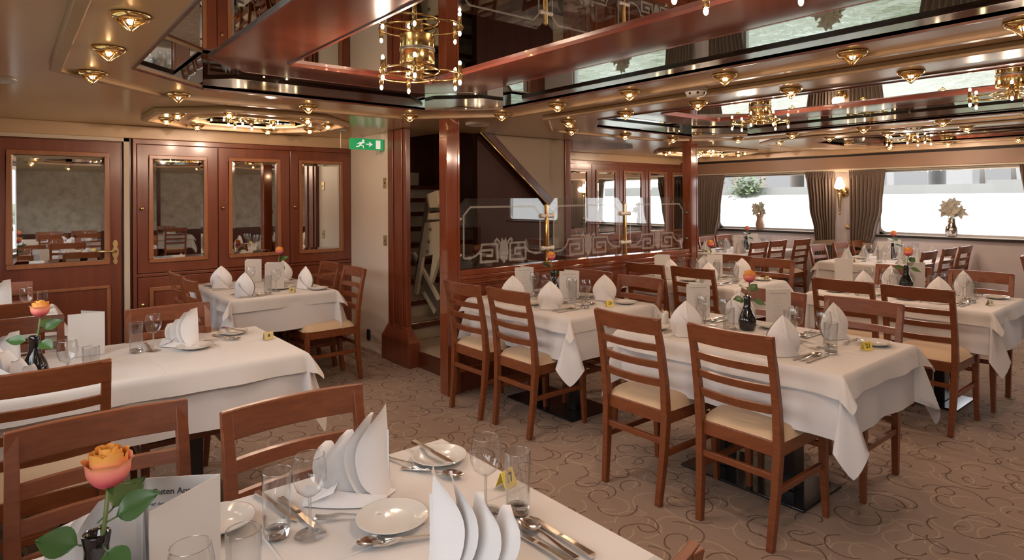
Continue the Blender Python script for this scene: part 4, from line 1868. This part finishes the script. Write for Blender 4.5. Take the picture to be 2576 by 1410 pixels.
for tk, vx, vy, m1, m2, card in (('t22', 5.60, 1.86, (5.77, 1.78), (5.68, 2.30), (5.18, 1.215)), ('t23', 5.22, 3.40, (5.22, 3.27), (4.86, 3.60), (5.25, 2.85))):
    lab = TABS[tk][4]
    it('vase', vx, vy, 0, 'black bud vase in the middle of the ' + lab)
    rose_at(vx, vy, 'orange rose in the black vase on the ' + lab, .2 if tk == 't22' else 1.2)
    it('menub', m1[0], m1[1], HD - pi / 2 - .40, 'blank menu card right of the rose, ' + lab)
    it('menub', m2[0], m2[1], HD - pi / 2 - .40, 'blank menu card left of the rose, ' + lab)
    c_ = it('tentb', card[0], card[1], HD - pi / 2 + .5, 'small pale number card at the front edge of the ' + lab)
    bb = MB()
    bb.box(-.004, .004, -.0118, -.0108, .012, .028)
    bb.build('mark', ink, c_)
item('holder', 3.02, 2.28, 0, 'small cream shaker at the back left of the table numbered 21', None)
item('holder', 3.06, 2.30, 0, 'second cream shaker, behind the other on the table numbered 21', None)

# ---- window tables
for tk, lab in (('ta', 'right window table'), ('tb', 'left window table')):
    x0, x1, y0, y1, _ = TABS[tk]
    xs = [x0 + .30, (x0 + x1) / 2, x1 - .30]
    nm = ['aisle', 'middle', 'window']
    for k in range(3):
        for side, yy, sg in (('near', y0 + .20, 1), ('far', y1 - .20, -1)):
            who = 'at the %s %s place of the %s' % (side, nm[k], lab)
            it('npeak', xs[k], yy - sg * .04, HD - pi / 2 + random.uniform(-.3, .3), 'two-peaked white napkin ' + who)
            it('wine', xs[k] + .13, yy + sg * .16, 0, 'wine glass ' + who)
            if k < 2 or side == 'near':
                it('tumbler', xs[k] - .02, yy + sg * .17, 0, 'straight tumbler ' + who)
            if side == 'far' and k < 2:
                it('bplate', xs[k] - .17, yy, 0, 'small white plate ' + who)
            if side == 'near' and k == 0:
                it('bplate', xs[k] + .17, yy, 0, 'small white plate ' + who)
    cx, cy = (x0 + x1) / 2 + .12, (y0 + y1) / 2
    it('vase', cx, cy, 0, 'black bud vase in the middle of the ' + lab)
    rose_at(cx, cy, 'rose in the black vase on the ' + lab, .3)
    it('menu', cx - .10, cy - .02, HD - pi / 2 - .40, MEN + 'left of the rose on the ' + lab)
    it('menu', cx + .42, cy + .05, HD - pi / 2 - .40, MEN + 'right of the rose on the ' + lab)
    it('tentb', x0 + .14, cy + .12, HD - pi / 2 + .6, 'small brass-coloured number card at the aisle end of the ' + lab)

# ---- table before the cabinets
lab = TABS['cab'][4]
for k, (x, y, who) in enumerate(((1.417, 5.66, 'back left'), (1.43, 5.03, 'front left'), (1.98, 5.78, 'back right'), (1.95, 5.14, 'front right'))):
    it('nleaf', x, y, HD - pi / 2 + (.3, -.2, .1, -.5)[k], 'pointed white napkin, %s of the %s' % (who, lab))
it('menub', 1.80, 5.82, HD - pi / 2 + .30, 'pale menu card standing at the back of the ' + lab)
it('menub', 1.80, 5.23, HD - pi / 2 + .30, 'pale menu card standing at the front of the ' + lab, scale=1.08)
it('vase', 1.84, 5.52, 0, 'black bud vase hidden behind the menus of the ' + lab)
rose_at(1.84, 5.52, 'red-orange rose above the menus of the ' + lab, .1)
for x, y, k, who in ((1.60, 5.46, 'wine', 'back left'), (1.70, 5.13, 'wine', 'front'), (1.86, 5.66, 'wine', 'back right'), (1.60, 5.02, 'tumbler', 'front'), (1.82, 5.58, 'tumbler', 'back right')):
    it(k, x, y, 0, ('wine glass' if k == 'wine' else 'straight tumbler') + ', %s of the %s' % (who, lab))
it('plate', 1.76, 5.24, 0, 'white plate behind the front glasses of the ' + lab)
it('bplate', 2.00, 5.00, 0, 'small white side plate, front right of the ' + lab)
it('bplate', 1.40, 5.84, 0, 'small white side plate, back left of the ' + lab)
it('knife', 1.46, 5.15, .0, 'table knife, inner, front left of the ' + lab)
it('spoon', 1.46, 4.985, .03, 'table spoon, front left of the ' + lab)
it('knife', 1.47, 4.955, .0, 'table knife at the front edge of the ' + lab)
it('fork', 1.93, 5.255, pi, 'table fork, front right of the ' + lab)
it('knife', 1.42, 5.52, .0, 'table knife, back left of the ' + lab)
c_ = it('tentb', 1.775, 4.975, HD - pi / 2 + .1, 'small brass-coloured number card at the front edge of the ' + lab)
bb = MB()
bb.box(-.005, .005, -.0118, -.0108, .012, .028)
bb.build('mark', ink, c_)

# ---- tables behind the camera, seen in the door and cabinet mirrors
for bk, (x0, x1, y0, y1) in enumerate(((.30, 1.50, -2.0, -1.2), (1.9, 3.1, -3.3, -2.5))):
    lab = 'reflected in the cabinet mirrors' if bk else 'reflected in the door mirror'
    dress('b%d' % bk, x0, x1, y0, y1, lab, 30 + bk)
    for k, (xx, yy, f) in enumerate(((x0 + .33, y1 + .22, S_), (x0 + .87, y1 + .22, S_), (x0 + .33, y0 - .22, N_), (x0 + .87, y0 - .22, N_))):
        chair(xx, yy, f, '%s side %s of the table %s' % (('near', 'near', 'far', 'far')[k], ('left', 'right')[k % 2], lab))
        it('npeak', xx, yy - .36 if f == S_ else yy + .36, k, 'two-peaked napkin, %s %s, on the table %s' % (('near', 'near', 'far', 'far')[k], ('left', 'right')[k % 2], lab))
        it('tumbler', xx + .15, yy - .40 if f == S_ else yy + .40, 0, 'tumbler, %s %s, on the table %s' % (('near', 'near', 'far', 'far')[k], ('left', 'right')[k % 2], lab))

# ---- table by the door
lab = TABS['tl'][4]
it('wine', .10, 5.14, 0, 'wine glass on the ' + lab)
it('tumbler', .185, 5.16, 0, 'straight tumbler on the ' + lab)
it('nfan', -.06, 5.40, HD - pi / 2, 'sail-folded napkin at left edge on the ' + lab)
it('bplate', .16, 5.42, 0, 'small white plate on the ' + lab)
it('knife', .16, 5.02, pi / 2 + .1, 'table knife on the ' + lab)

# ---- second table from bottom left
lab = TABS['t2'][4]
it('tumbler', .492, 3.535, 0, 'straight tumbler at the far side of the ' + lab)
it('wine', .564, 3.515, 0, 'wine glass beside the sail napkin of the ' + lab)
it('nfan', .70, 3.56, HD - pi / 2 - .15, 'sail-folded napkin at the far side of the ' + lab, scale=.86)
it('plate', .735, 3.44, 0, 'white plate before the sail napkin of the ' + lab, scale=.9)
it('bplate', .975, 3.66, 0, 'small white side plate at the right end of the ' + lab)
it('knife', .985, 3.67, -1.2, 'butter knife lying on the side plate of the ' + lab, z=ZT + .0185)
it('fork', .90, 3.60, S_ + .2, 'table fork near the side plate of the ' + lab)
it('spoon', .89, 3.53, S_ + 1.1, 'table spoon near the side plate of the ' + lab)
it('knife', .555, 3.60, S_, 'table knife behind the glasses of the ' + lab)
it('menub', .37, 3.60, HD - pi / 2 + .15, 'pale folded menu card standing on the ' + lab)
it('wine', .191, 3.10, 0, 'wine glass before the menu of the ' + lab)
it('tumbler', .268, 3.075, 0, 'straight tumbler before the menu of the ' + lab)
it('vase', .089, 3.24, 0, 'black bud vase on the ' + lab)
rose_at(.089, 3.24, 'pink and orange rose in the black vase on the ' + lab, .35)
it('nfan', .02, 3.12, HD - pi / 2 + pi + .2, 'sail-folded napkin at the near side of the ' + lab, scale=.8)
it('nfan', -.02, 3.52, HD - pi / 2 - .1, 'sail-folded napkin at the left, far side of the ' + lab, scale=.8)
c_ = it('tentb', 1.085, 3.40, HD - pi / 2 + .7, 'small dull yellow number card at the right edge of the ' + lab)
bb = MB()
bb.box(-.005, .005, -.0118, -.0108, .012, .028)
bb.build('mark', ink, c_)

# ---- nearest table
lab = TABS['fg'][4]
it('wine', .521, 1.356, 0, 'wine glass left of the large sail napkin on the ' + lab)
it('wine', .884, 1.189, 0, 'wine glass beside the yellow number card on the ' + lab)
it('wine', .233, 1.128, 0, 'wine glass low in front of the Guten Appetit card on the ' + lab)
it('tumbler', .463, 1.40, 0, 'straight tumbler behind the left plate on the ' + lab)
it('tumbler', .94, 1.137, 0, 'straight tumbler before the yellow number card on the ' + lab)
it('tumbler', .333, 1.188, 0, 'straight tumbler cut by the bottom edge, on the ' + lab)
it('nfan', .675, 1.475, HD - pi / 2, 'large sail-folded napkin, tallest at right, on the ' + lab)
o_ = it('nfan', .715, 1.0, HD - pi / 2 + .05, 'large sail-folded napkin at the bottom edge, tallest at left, on the ' + lab)
o_.scale.x = -1
it('nfan', .13, 1.42, HD - pi / 2 - .2, 'sail-folded napkin behind the nearest rose on the ' + lab, scale=.95)
it('bplate', .955, 1.505, 0, 'small white plate with a knife on it, far right of the ' + lab)
it('knife', .945, 1.525, S_ + .05, 'butter knife lying on the far right plate of the ' + lab, z=ZT + .0175)
it('plate', .690, 1.29, 0, 'white plate between the two large napkins of the ' + lab, scale=.88)
it('bplate', .375, 1.53, 0, 'small white plate half hidden by the Guten Appetit card on the ' + lab)
it('fork', .865, 1.545, S_ + .25, 'table fork left of the far right plate on the ' + lab)
it('spoon', .895, 1.445, S_ + .55, 'table spoon left of the far right plate on the ' + lab)
it('knife', .505, 1.53, S_ + .15, 'table knife with dark reflection behind the left tumbler on the ' + lab)
it('knife', .535, 1.46, S_ + .10, 'second table knife behind the left tumbler on the ' + lab)
it('fork', .63, 1.36, pi / 2 + 1.0, 'table fork left of the middle plate on the ' + lab)
it('spoon', .660, 1.205, pi / 2 + 1.1, 'table spoon before the middle plate on the ' + lab)
it('fork', .690, 1.185, pi / 2 + 1.2, 'table fork before the middle plate on the ' + lab)
it('knife', .882, 1.010, N_ + .03, 'left table knife of three pieces at the right edge of the ' + lab)
it('spoon', .912, 1.005, N_ - .02, 'gleaming spoon between two knives at the right edge of the ' + lab)
it('knife', .942, .995, N_ - .03, 'right table knife of three pieces at the right edge of the ' + lab)
c_ = it('tent', 1.005, 1.262, HD - pi / 2 + .9, 'yellow tent card reading 17, behind the right tumbler')
text_mesh('number', '17', .030, ink, c_, (0, -.0138, .0135), (radians(90 - 24), 0, 0), .0006, 'CENTER')
it('vase', .115, 1.251, 0, 'nearest black bud vase, cut by the bottom edge')
rose_at(.115, 1.251, 'large pink and orange rose at bottom left', .1)

gm = empty('menu_card', (.325, 1.316, ZT), label='folded white card printed Guten Appetit beside the nearest rose', cat='menu card', group='menu cards')
for (x, y), nm in (((.192, 1.399), 'back_leaf'), ((.186, 1.232), 'front_leaf')):
    d = Vector((x - .325, y - 1.316, 0))
    d = d.normalized() * .158
    t = Vector((-d.y, d.x, 0)).normalized() * .0008
    bb = MB()
    H_ = Vector((0, 0, .206))
    z0 = Vector((0, 0, .0005))
    bb.hexa([z0 - t, z0 + d - t, z0 + d + t, z0 + t, H_ - t, H_ + d - t, H_ + d + t, H_ + t])
    lf = bb.build(nm, paper_m, gm)
    if nm == 'back_leaf':
        ang = atan2(-d.y, -d.x)
        n_ = Vector((sin(ang), -cos(ang), 0)) * .0013
        p = d * .80 + n_
        text_mesh('heading', 'Guten Appetit', .0165, ink, lf, (p.x, p.y, .173), (radians(90), 0, ang), .0003)
        p = d * .84 + n_
        text_mesh('text_line', 'Auf dem', .0098, ink, lf, (p.x, p.y, .152), (radians(90), 0, ang))

# ------------------------------------------------------------------ glass screen with etched pattern
for k, (xa, xb) in enumerate(((2.715, 3.625), (3.675, 4.655), (4.705, 5.675))):
    w = xb - xa
    g = empty('glass_screen', (xa, 4.0, .944), label='etched glass screen panel on the low partition, %s from the near pillar' % ORD[k], cat='glass screen', group='etched glass screen panels')
    top, ch = .556, .075
    out = [(.0, 0), (w, 0), (w, top - ch), (w - ch, top), (ch, top), (0, top - ch)]
    bb = MB()
    bb.add([(x, -.004, z) for x, z in out] + [(x, .004, z) for x, z in out],
           [tuple(range(6)), tuple(range(11, 5, -1))] + [(i, (i + 1) % 6, 6 + (i + 1) % 6, 6 + i) for i in range(6)])
    bb.build('pane', screen_m, g)
    bb = MB()

    def rib(pts, wd=.016):
        pts = [Vector((p[0], p[1])) for p in pts]
        L_, R_ = [], []
        for i, p in enumerate(pts):
            a = (p - pts[i - 1]).normalized() if i > 0 else None
            c_ = (pts[i + 1] - p).normalized() if i < len(pts) - 1 else None
            t = (a or c_) if (a is None or c_ is None) else (a + c_).normalized()
            nn = Vector((-t.y, t.x))
            m_ = 1.0
            if a is not None and c_ is not None:
                m_ = 1 / max(.5, nn.dot(Vector((-a.y, a.x))))
            L_.append(p + nn * wd / 2 * m_)
            R_.append(p - nn * wd / 2 * m_)
        V = [(q.x, -.0052, q.y) for q in L_] + [(q.x, -.0052, q.y) for q in R_]
        n_ = len(pts)
        bb.add(V, [(i, i + 1, n_ + i + 1, n_ + i) for i in range(n_ - 1)])
    m = .055
    c2 = .065
    mid = w / 2
    for s in (-1, 1):
        def X(u):
            return mid + s * u
        hw_ = w / 2 - m
        curve = [(X(hw_ - .03 - .16 * (1 - cos(t * pi / 16)) * .9), .105 + .0 + .085 * sin(t * pi / 16) - .0) for t in range(0, 9)]
        curve = [(X(hw_), top - .07 - c2), (X(hw_), .085), (X(hw_ - .045), .085)]
        for t in range(0, 9):
            a = t / 8 * pi / 2
            curve.append((X(hw_ - .045 - .13 * sin(a)), .085 + .10 * (1 - cos(a))))
        curve += [(X(.065), .185)]
        rib([(X(0), top - .07), (X(hw_ - c2), top - .07), (X(hw_), top - .07 - c2)])
        rib(curve[:2])
        rib(curve[1:])
        # meander key
        rib([(X(.066), .187), (X(.066), .045), (X(.235), .045), (X(.235), .138), (X(.120), .138), (X(.120), .092), (X(.180), .092)], .020)
    # tulip in the middle
    for pts in ([(0, .020), (.036, .060), (.050, .120), (.038, .180), (.020, .235), (0, .205)],):
        poly = [(mid + u, z) for u, z in pts] + [(mid - u, z) for u, z in pts[::-1][1:-1]]
        bb.add([(x, -.0052, z) for x, z in poly], [tuple(range(len(poly)))])
    for s in (-1, 1):
        rib([(mid + s * .030, .170), (mid + s * .052, .205), (mid + s * .072, .225), (mid + s * .088, .212), (mid + s * .080, .198)], .016)
    bb.build('etched_pattern', etch_m, g)
for k, x in enumerate((3.65, 4.68)):
    p = empty('brass_post', (x, 4.0, .944), label='brass post with white clamps between glass panels, %s from the near pillar' % ORD[k], cat='post', group='brass screen posts')
    bb = MB()
    bb.lathe([(0, 0), (.032, 0), (.032, .006), (.021, .010), (.021, .495), (.016, .505), (0, .507)], 18)
    bb.build('rod', brass, p)
    for z in (.12, .40):
        bb = MB()
        bb.tube([(-.056, -.012, z), (.056, -.012, z)], .016, 10)
        bb.ball((-.056, -.012, z), .021, 10, 6)
        bb.ball((.056, -.012, z), .021, 10, 6)
        bb.build('clamp', plastic_w, p)
for x, nm in ((2.712, 'near'), (5.682, 'far')):
    for z in (1.06, 1.34):
        o = MB()
        o.ball((0, 0, 0), .016, 10, 6)
        tag(o.build('glass_clamp', chrome, loc=(x + (.012 if nm == 'near' else -.012), 3.982, z)), '%s round clamp holding the glass screen at the %s pillar' % ('upper' if z > 1.2 else 'lower', nm), 'clamp', 'round glass clamps')

# ------------------------------------------------------------------ folded stair lift behind the near pillar
sl = empty('stair_lift', (3.0, 4.7, .13), label='folded beige stair lift with dark rail on the stairs', cat='stair lift')


def slp(px_, py_, X_):
    u, v = px_ - PX, -(py_ - PY)
    h = radians(HEAD)
    fw, rt = Vector((cos(h), sin(h), 0)), Vector((sin(h), -cos(h), 0))
    d = fw * FPX + rt * u + Vector((0, 0, v))
    t = X_ / d.x
    return Vector((X_, d.y * t, EYE + d.z * t)) - Vector((3.0, 4.7, .13))


def slab(bb, pts, X_, th):
    q = [slp(a, c_, X_) for a, c_ in pts]
    bb.add([p for p in q] + [p + Vector((th, 0, 0)) for p in q],
           [tuple(range(len(q))), tuple(range(2 * len(q) - 1, len(q) - 1, -1))] + [(i, (i + 1) % len(q), len(q) + (i + 1) % len(q), len(q) + i) for i in range(len(q))])


bb = MB()
slab(bb, [(1068, 560), (1106, 556), (1106, 640), (1084, 712), (1078, 712), (1088, 640), (1062, 645), (1046, 740), (1038, 738)], 3.02, .03)
bb.build('platform', lift_beige, sl)
bb = MB()
slab(bb, [(1074, 488), (1098, 478), (1104, 512), (1100, 522), (1080, 522)], 3.0, .09)
slab(bb, [(1076, 536), (1096, 534), (1094, 552), (1074, 552)], 3.0, .07)
bb.build('control_head', lift_beige, sl, bevel=.004)
bb = MB()
slab(bb, [(1072, 490), (1078, 522), (1046, 735), (1036, 740)], 3.05, .03)
bb.build('back_plate', lift_dark, sl)
bb = MB()
slab(bb, [(1034, 640), (1042, 642), (1104, 752), (1100, 790), (1088, 790)], 3.06, .04)
bb.build('rail', lift_dark, sl)
bb = MB()
slab(bb, [(1034, 634), (1040, 634), (1104, 752), (1098, 756)], 3.05, .02)
slab(bb, [(1060, 735), (1066, 733), (1094, 782), (1090, 790)], 3.05, .02)
bb.build('rail_edge', lift_beige, sl)
bb = MB()
for px_, py_ in ((1082, 576), (1078, 606), (1074, 632)):
    c0 = slp(px_, py_, 3.015)
    bb.tube([c0, c0 + Vector((-.008, 0, 0))], .014, 10)
bb.build('bolt', lift_dark, sl)

# ------------------------------------------------------------------ curtains, lamp and vases at the windows


def curtain(name, key, lab, seed):
    """key: list of (z, y0, y1) from the top down"""
    r = empty('curtain', (8.87, (key[0][1] + key[0][2]) / 2, key[-1][0]), label=lab, cat='curtain', group='brown window curtains')
    oy, oz = r.location.y, r.location.z
    rnd = random.Random(seed)
    ph = rnd.uniform(0, 6)
    NP = 9

    def f(u, v):
        z = key[0][0] + (key[-1][0] - key[0][0]) * v
        for (za, a0, a1), (zb, b0, b1) in zip(key, key[1:]):
            if z >= zb - 1e-6:
                t = (za - z) / (za - zb)
                t = t * t * (3 - 2 * t)
                y0, y1 = a0 + (b0 - a0) * t, a1 + (b1 - a1) * t
                break
        amp = .026 * (.55 + .45 * min(1, v * 4))
        uu = u + .010 * sin(5 * v + ph)
        x = -.012 + amp * sin(2 * pi * NP * uu + .5 * sin(3 * v + ph)) + .008 * sin(2 * pi * 2.3 * u + ph)
        if v < .045:
            x = -.015 + .010 * sin(2 * pi * NP * 2 * u)
        return (x, y0 + (y1 - y0) * u - oy, z - oz)
    bb = MB()
    bb.smooth = True
    bb.grid(f, 120, 26)
    bb.build('drape', curtain_m, r)
    return r


CU = [('left edge of the left window, beside the far pillar', [(1.85, 5.50, 5.98), (1.3, 5.58, 5.98), (.86, 5.66, 5.97), (.80, 5.67, 5.97), (.30, 5.62, 5.99)], 5.66, 5.97, None),
      ('between the windows, left of the wall lamp', [(1.85, 3.815, 4.22), (1.35, 3.815, 4.17), (1.02, 3.82, 4.10), (.86, 3.82, 4.085), (.80, 3.82, 4.09), (.30, 3.80, 4.12)], 3.82, 4.09, 3.87),
      ('between the windows, right of the wall lamp', [(1.85, 3.175, 3.628), (1.35, 3.22, 3.628), (1.0, 3.30, 3.625), (.86, 3.34, 3.62), (.80, 3.34, 3.62), (.30, 3.30, 3.63)], 3.34, 3.62, 3.66),
      ('beyond the right edge, seen in the ceiling mirrors, left of its pair', [(1.85, 1.42, 1.80), (1.3, 1.42, 1.74), (.86, 1.44, 1.64), (.30, 1.40, 1.66)], 1.44, 1.64, 1.47),
      ('beyond the right edge, seen in the ceiling mirrors, right of its pair', [(1.85, .80, 1.22), (1.3, .86, 1.22), (.86, .98, 1.20), (.30, .94, 1.24)], .98, 1.20, 1.25)]
for k, (lab, key, ya, yb, kn) in enumerate(CU):
    r = curtain('curtain', key, 'brown pleated curtain ' + lab, k)
    oy, oz = r.location.y, r.location.z
    bb = MB()
    bb.smooth = True
    yc, hw_ = (ya + yb) / 2, (yb - ya) / 2 + .012
    bb.grid(lambda u, v: (-.020 + .050 * cos(pi * (u * 1.0 + 1)) * 0 - .034 * sin(pi * u) - .01, yc - hw_ + 2 * hw_ * u - oy, .80 + .075 * v + .03 * (u if kn and kn > yc else 1 - u) - oz), 14, 3)
    bb.build('tieback', tie_m, r)
    if kn:
        bb = MB()
        bb.lathe([(0, 0), (.008, 0), (.008, .045), (.031, .050), (.033, .056), (.026, .064), (0, .066)], 18)
        bb.transform(Matrix.Translation((XW - 8.87, kn - oy, 1.078 - oz)) @ Matrix.Rotation(radians(-90), 4, 'Y'))
        bb.build('holdback_knob', dull_brass, r)

sc_ = empty('wall_lamp', (XW, 3.735, 1.56), label='lit brass wall lamp with flame-shaped shade between the windows', cat='wall lamp')
bb = MB()
bb.lathe([(0, .0), (.070, 0), (.075, .012), (.062, .034), (.034, .050), (0, .055)], 24)
bb.transform(Matrix.Rotation(radians(-90), 4, 'Y'))
bb.build('wall_plate', brass, sc_)
bb = MB()
bb.tube([(-.04, 0, .0), (-.10, .0, .02), (-.125, .0, .03)], .012)
bb.lathe([(.004, -.02), (.034, .0), (.040, .035), (.034, .045), (0, .045)], 18, (-.125, 0, .0))
bb.build('arm', brass, sc_)
bb = MB()
bb.lathe([(0, -.30), (.016, -.295), (.012, -.275), (.008, -.265), (.012, -.25), (.030, -.02), (.028, .0), (0, .0)], 14, (-.125, 0, -.01))
bb.build('torch_cone', dull_brass, sc_)
bb = MB()
bb.lathe([(.040, .04), (.062, .055), (.066, .085), (.052, .120), (.046, .150), (.030, .180), (.022, .205)], 20, (-.125, 0, 0))
for i, p_ in enumerate(bb.v):
    a_ = atan2(p_[1], p_[0] + .125)
    k_ = 1 + .06 * sin(6 * a_)
    bb.v[i] = ((p_[0] + .125) * k_ - .125, p_[1] * k_, p_[2])
bb.build('shade', shade_m, sc_)
bb = MB()
bb.ball((-.125, 0, .085), .020, 10, 6)
bb.build('bulb', bulb_m, sc_)
light('wall_lamp_glow', (-.22, 0, .10), 2.0, .05, sc_)

def make_sill_vase(prof, mat):
    def f():
        bb = MB()
        bb.lathe(prof, 26)
        return bb.build('window_vase', mat)
    return f


def make_sill_flowers():
    fb = empty('flower_bunch')
    bb = MB()
    rnd = random.Random(11)
    for q in range(5):
        a = 2 * pi * q / 5
        bb.tube([(0, 0, .08), (.02 * cos(a), .02 * sin(a), .2), (.06 * cos(a), .06 * sin(a), .30)], .003, 6)
    bb.build('stems', stem_m, fb)
    for c_ in [(0, 0, .36), (.0, .07, .31), (-.02, -.07, .30), (-.05, .02, .30), (.03, -.02, .40), (-.03, .05, .37)]:
        bb = MB()
        for q in range(7):
            a = 2 * pi * q / 7 + rnd.uniform(-.2, .2)
            leafshape(bb, c_, (-.35 + .6 * cos(a) * .5, cos(a), sin(a) * .9 + .15), (-1, 0, .2), rnd.uniform(.080, .110), .032, .3)
        bb.build('flower', flower_m, fb)
    return fb


P1 = [(0, 0), (.052, 0), (.058, .01), (.070, .07), (.062, .12), (.050, .16), (.048, .20), (.056, .235), (.052, .235), (.044, .20)]
P2 = [(0, 0), (.045, 0), (.060, .012), (.083, .06), (.080, .11), (.058, .155), (.050, .19), (.052, .235), (.048, .235), (.044, .19)]
MAKERS.update(brown_vase=(make_sill_vase(P1, pot_m), 'vase'), sill_vase=(make_sill_vase(P2, chrome), 'vase'), sill_flowers=(make_sill_flowers, 'flowers'))
place('brown_vase', (XW + .045, 4.985, .998), 0, 'brown glazed vase on the sill of the left window', 'vases on the window sills')
place('sill_vase', (XW + .045, 2.485, .998), 0, 'silvery mirrored vase on the sill of the right window', 'vases on the window sills')
place('sill_flowers', (XW + .045, 4.985, .998), 0, 'pale star-shaped flowers in the vase on the left window sill', 'flowers on the window sills', .9)
place('sill_flowers', (XW + .045, 2.485, .998), .5, 'pale star-shaped flowers in the vase on the right window sill', 'flowers on the window sills')

# the opposite windows, seen in the ceiling mirrors
for k, (y0, y1, yt0, yt1, lab) in enumerate(((3.815, 4.22, 3.82, 4.09, 'far one between the two far windows'), (3.175, 3.628, 3.34, 3.62, 'near one between the two far windows'), (1.30, 1.80, 1.36, 1.64, 'farther one beside the camera'))):
    r = curtain('curtain', [(1.85, y0, y1), (1.3, (y0 + yt0) / 2, (y1 + yt1) / 2), (.86, yt0, yt1), (.30, yt0 - .02, yt1 + .02)], 'brown curtain reflected in the ceiling mirrors, ' + lab, 20 + k)
    r.location.x = XL + .075
    r.rotation_euler.z = 0
for k, y in enumerate((4.87, 2.49)):
    place('sill_vase', (XL - .045, y, .998), 0, 'silvery window vase reflected upside down in the ceiling mirrors, %s one' % ('far', 'near')[k], 'vases on the window sills')
    place('sill_flowers', (XL - .045, y, .998), pi, 'pale window flowers reflected upside down in the ceiling mirrors, %s bunch' % ('far', 'near')[k], 'flowers on the window sills')

# ------------------------------------------------------------------ river and far bank
bb = MB()
bb.add([(-220, -260, -1.7), (62, -260, -1.7), (62, 260, -1.7), (-220, 260, -1.7)], [(0, 1, 2, 3)])
tag(bb.build('river', water_m), kind='structure')
bb = MB()
bb.add([(60, -260, -1.75), (76, -260, 1.72), (76, 260, 1.72), (60, 260, -1.75)], [(0, 3, 2, 1)])
tag(bb.build('river_bank', bank_m), kind='structure')
bb = MB()
bb.box(76, 77, -260, 18, 1.5, 3.05)
bb.box(76, 77, 18, 260, 1.5, 2.7)
bb.box(77.2, 130, -260, 260, 1.5, 2.6)
tag(bb.build('quay', quay_m), kind='structure')
for k, (y0, y1, h, mt, lab) in enumerate(((2.5, 14, 16, facade_m, 'pale reddish building across the river, in the right window'), (14.5, 26, 15, facade_w, 'white building across the river, left of the reddish one'),
                                          (-14, 2, 15, facade_m, 'building with dark shop windows across the river, at the right edge'), (28, 44, 10, facade_w, 'white terrace building across the river, seen in the left window'), (46, 70, 13, facade_m, 'large pale building across the river, leftmost in the left window'))):
    e = empty('riverside_building', (92, (y0 + y1) / 2, 2.6), label=lab, cat='building', group='buildings across the river')
    w = (y1 - y0) / 2
    bb = MB()
    bb.box(-.0, 8, -w, w, 0, h)
    bb.build('wall', mt, e)
    bb = MB()
    nwin = int(w * 2 / 2.4)
    for i in range(nwin):
        for q in range(4):
            yy = -w + 1.2 + i * 2.4
            bb.box(-.05, 0, yy - .45, yy + .45, 3.4 + q * 3.2, 5.2 + q * 3.2)
    bb.build('windows', facade_m if mt is facade_w else shop_m, e)
    bb = MB()
    for i in range(nwin // 2):
        yy = -w + 2.0 + i * 4.8
        bb.box(-.06, 0, yy - 1.9, yy + 1.9, .2, 2.3)
    bb.build('shop_window', shop_m, e)


def make_tree():
    r = empty('bare_tree')
    bb = MB()
    bb.tube([(0, 0, 0), (0.05, .05, 2.0), (0, .1, 4.2)], [.26, .2, .12], 8)
    for k in range(7):
        a = k * 2.4
        z = 1.6 + k * .35
        bb.tube([(0, .05, z), (.8 * cos(a), .8 * sin(a), z + .7), (1.5 * cos(a), 1.6 * sin(a), z + 1.9)], [.10, .07, .03], 6)
    bb.build('trunk', bark_m, r)
    return r


MAKERS['tree'] = (make_tree, 'tree')
for k, (y, lab) in enumerate(((19.6, 'leftmost of those in the right window'), (16.9, 'second from the left in the right window'), (14.2, 'with a long side branch, in the right window'), (3.6, 'before the shop windows in the right window'), (-1.0, 'at the right edge of the right window'))):
    place('tree', (81, y, 2.6), k * 1.3, 'bare riverside tree across the river, ' + lab, 'bare trees across the river')
for k, (y, z, r_, lab) in enumerate(((43.5, 2.5, 2.2, 'right'), (52.5, 2.6, 1.7, 'left'))):
    bb = MB()
    rnd = random.Random(k)
    for q in range(420):
        p_ = Vector((rnd.gauss(0, .4), rnd.gauss(0, .5), rnd.gauss(0, .35))) * r_
        leafshape(bb, p_, (rnd.uniform(-1, 1), rnd.uniform(-1, 1), rnd.uniform(-.6, .6)), (0, 0, 1), .55, .20)
    tag(bb.build('riverside_shrub', hedge_m, loc=(75.2, y, z)), 'green shrub hanging over the far river bank, %s one in the left window' % lab, 'shrub', 'shrubs on the far river bank')

bb = MB()
rnd = random.Random(5)


def hill(u, v):
    x = -18 - 60 * u
    y = -90 + 200 * v
    return (x, y, -1.8 + 15 * u ** .6 + .8 * rnd.uniform(-1, 1))


bb.grid(hill, 24, 60)
tag(bb.build('hill', hill_m), kind='structure')
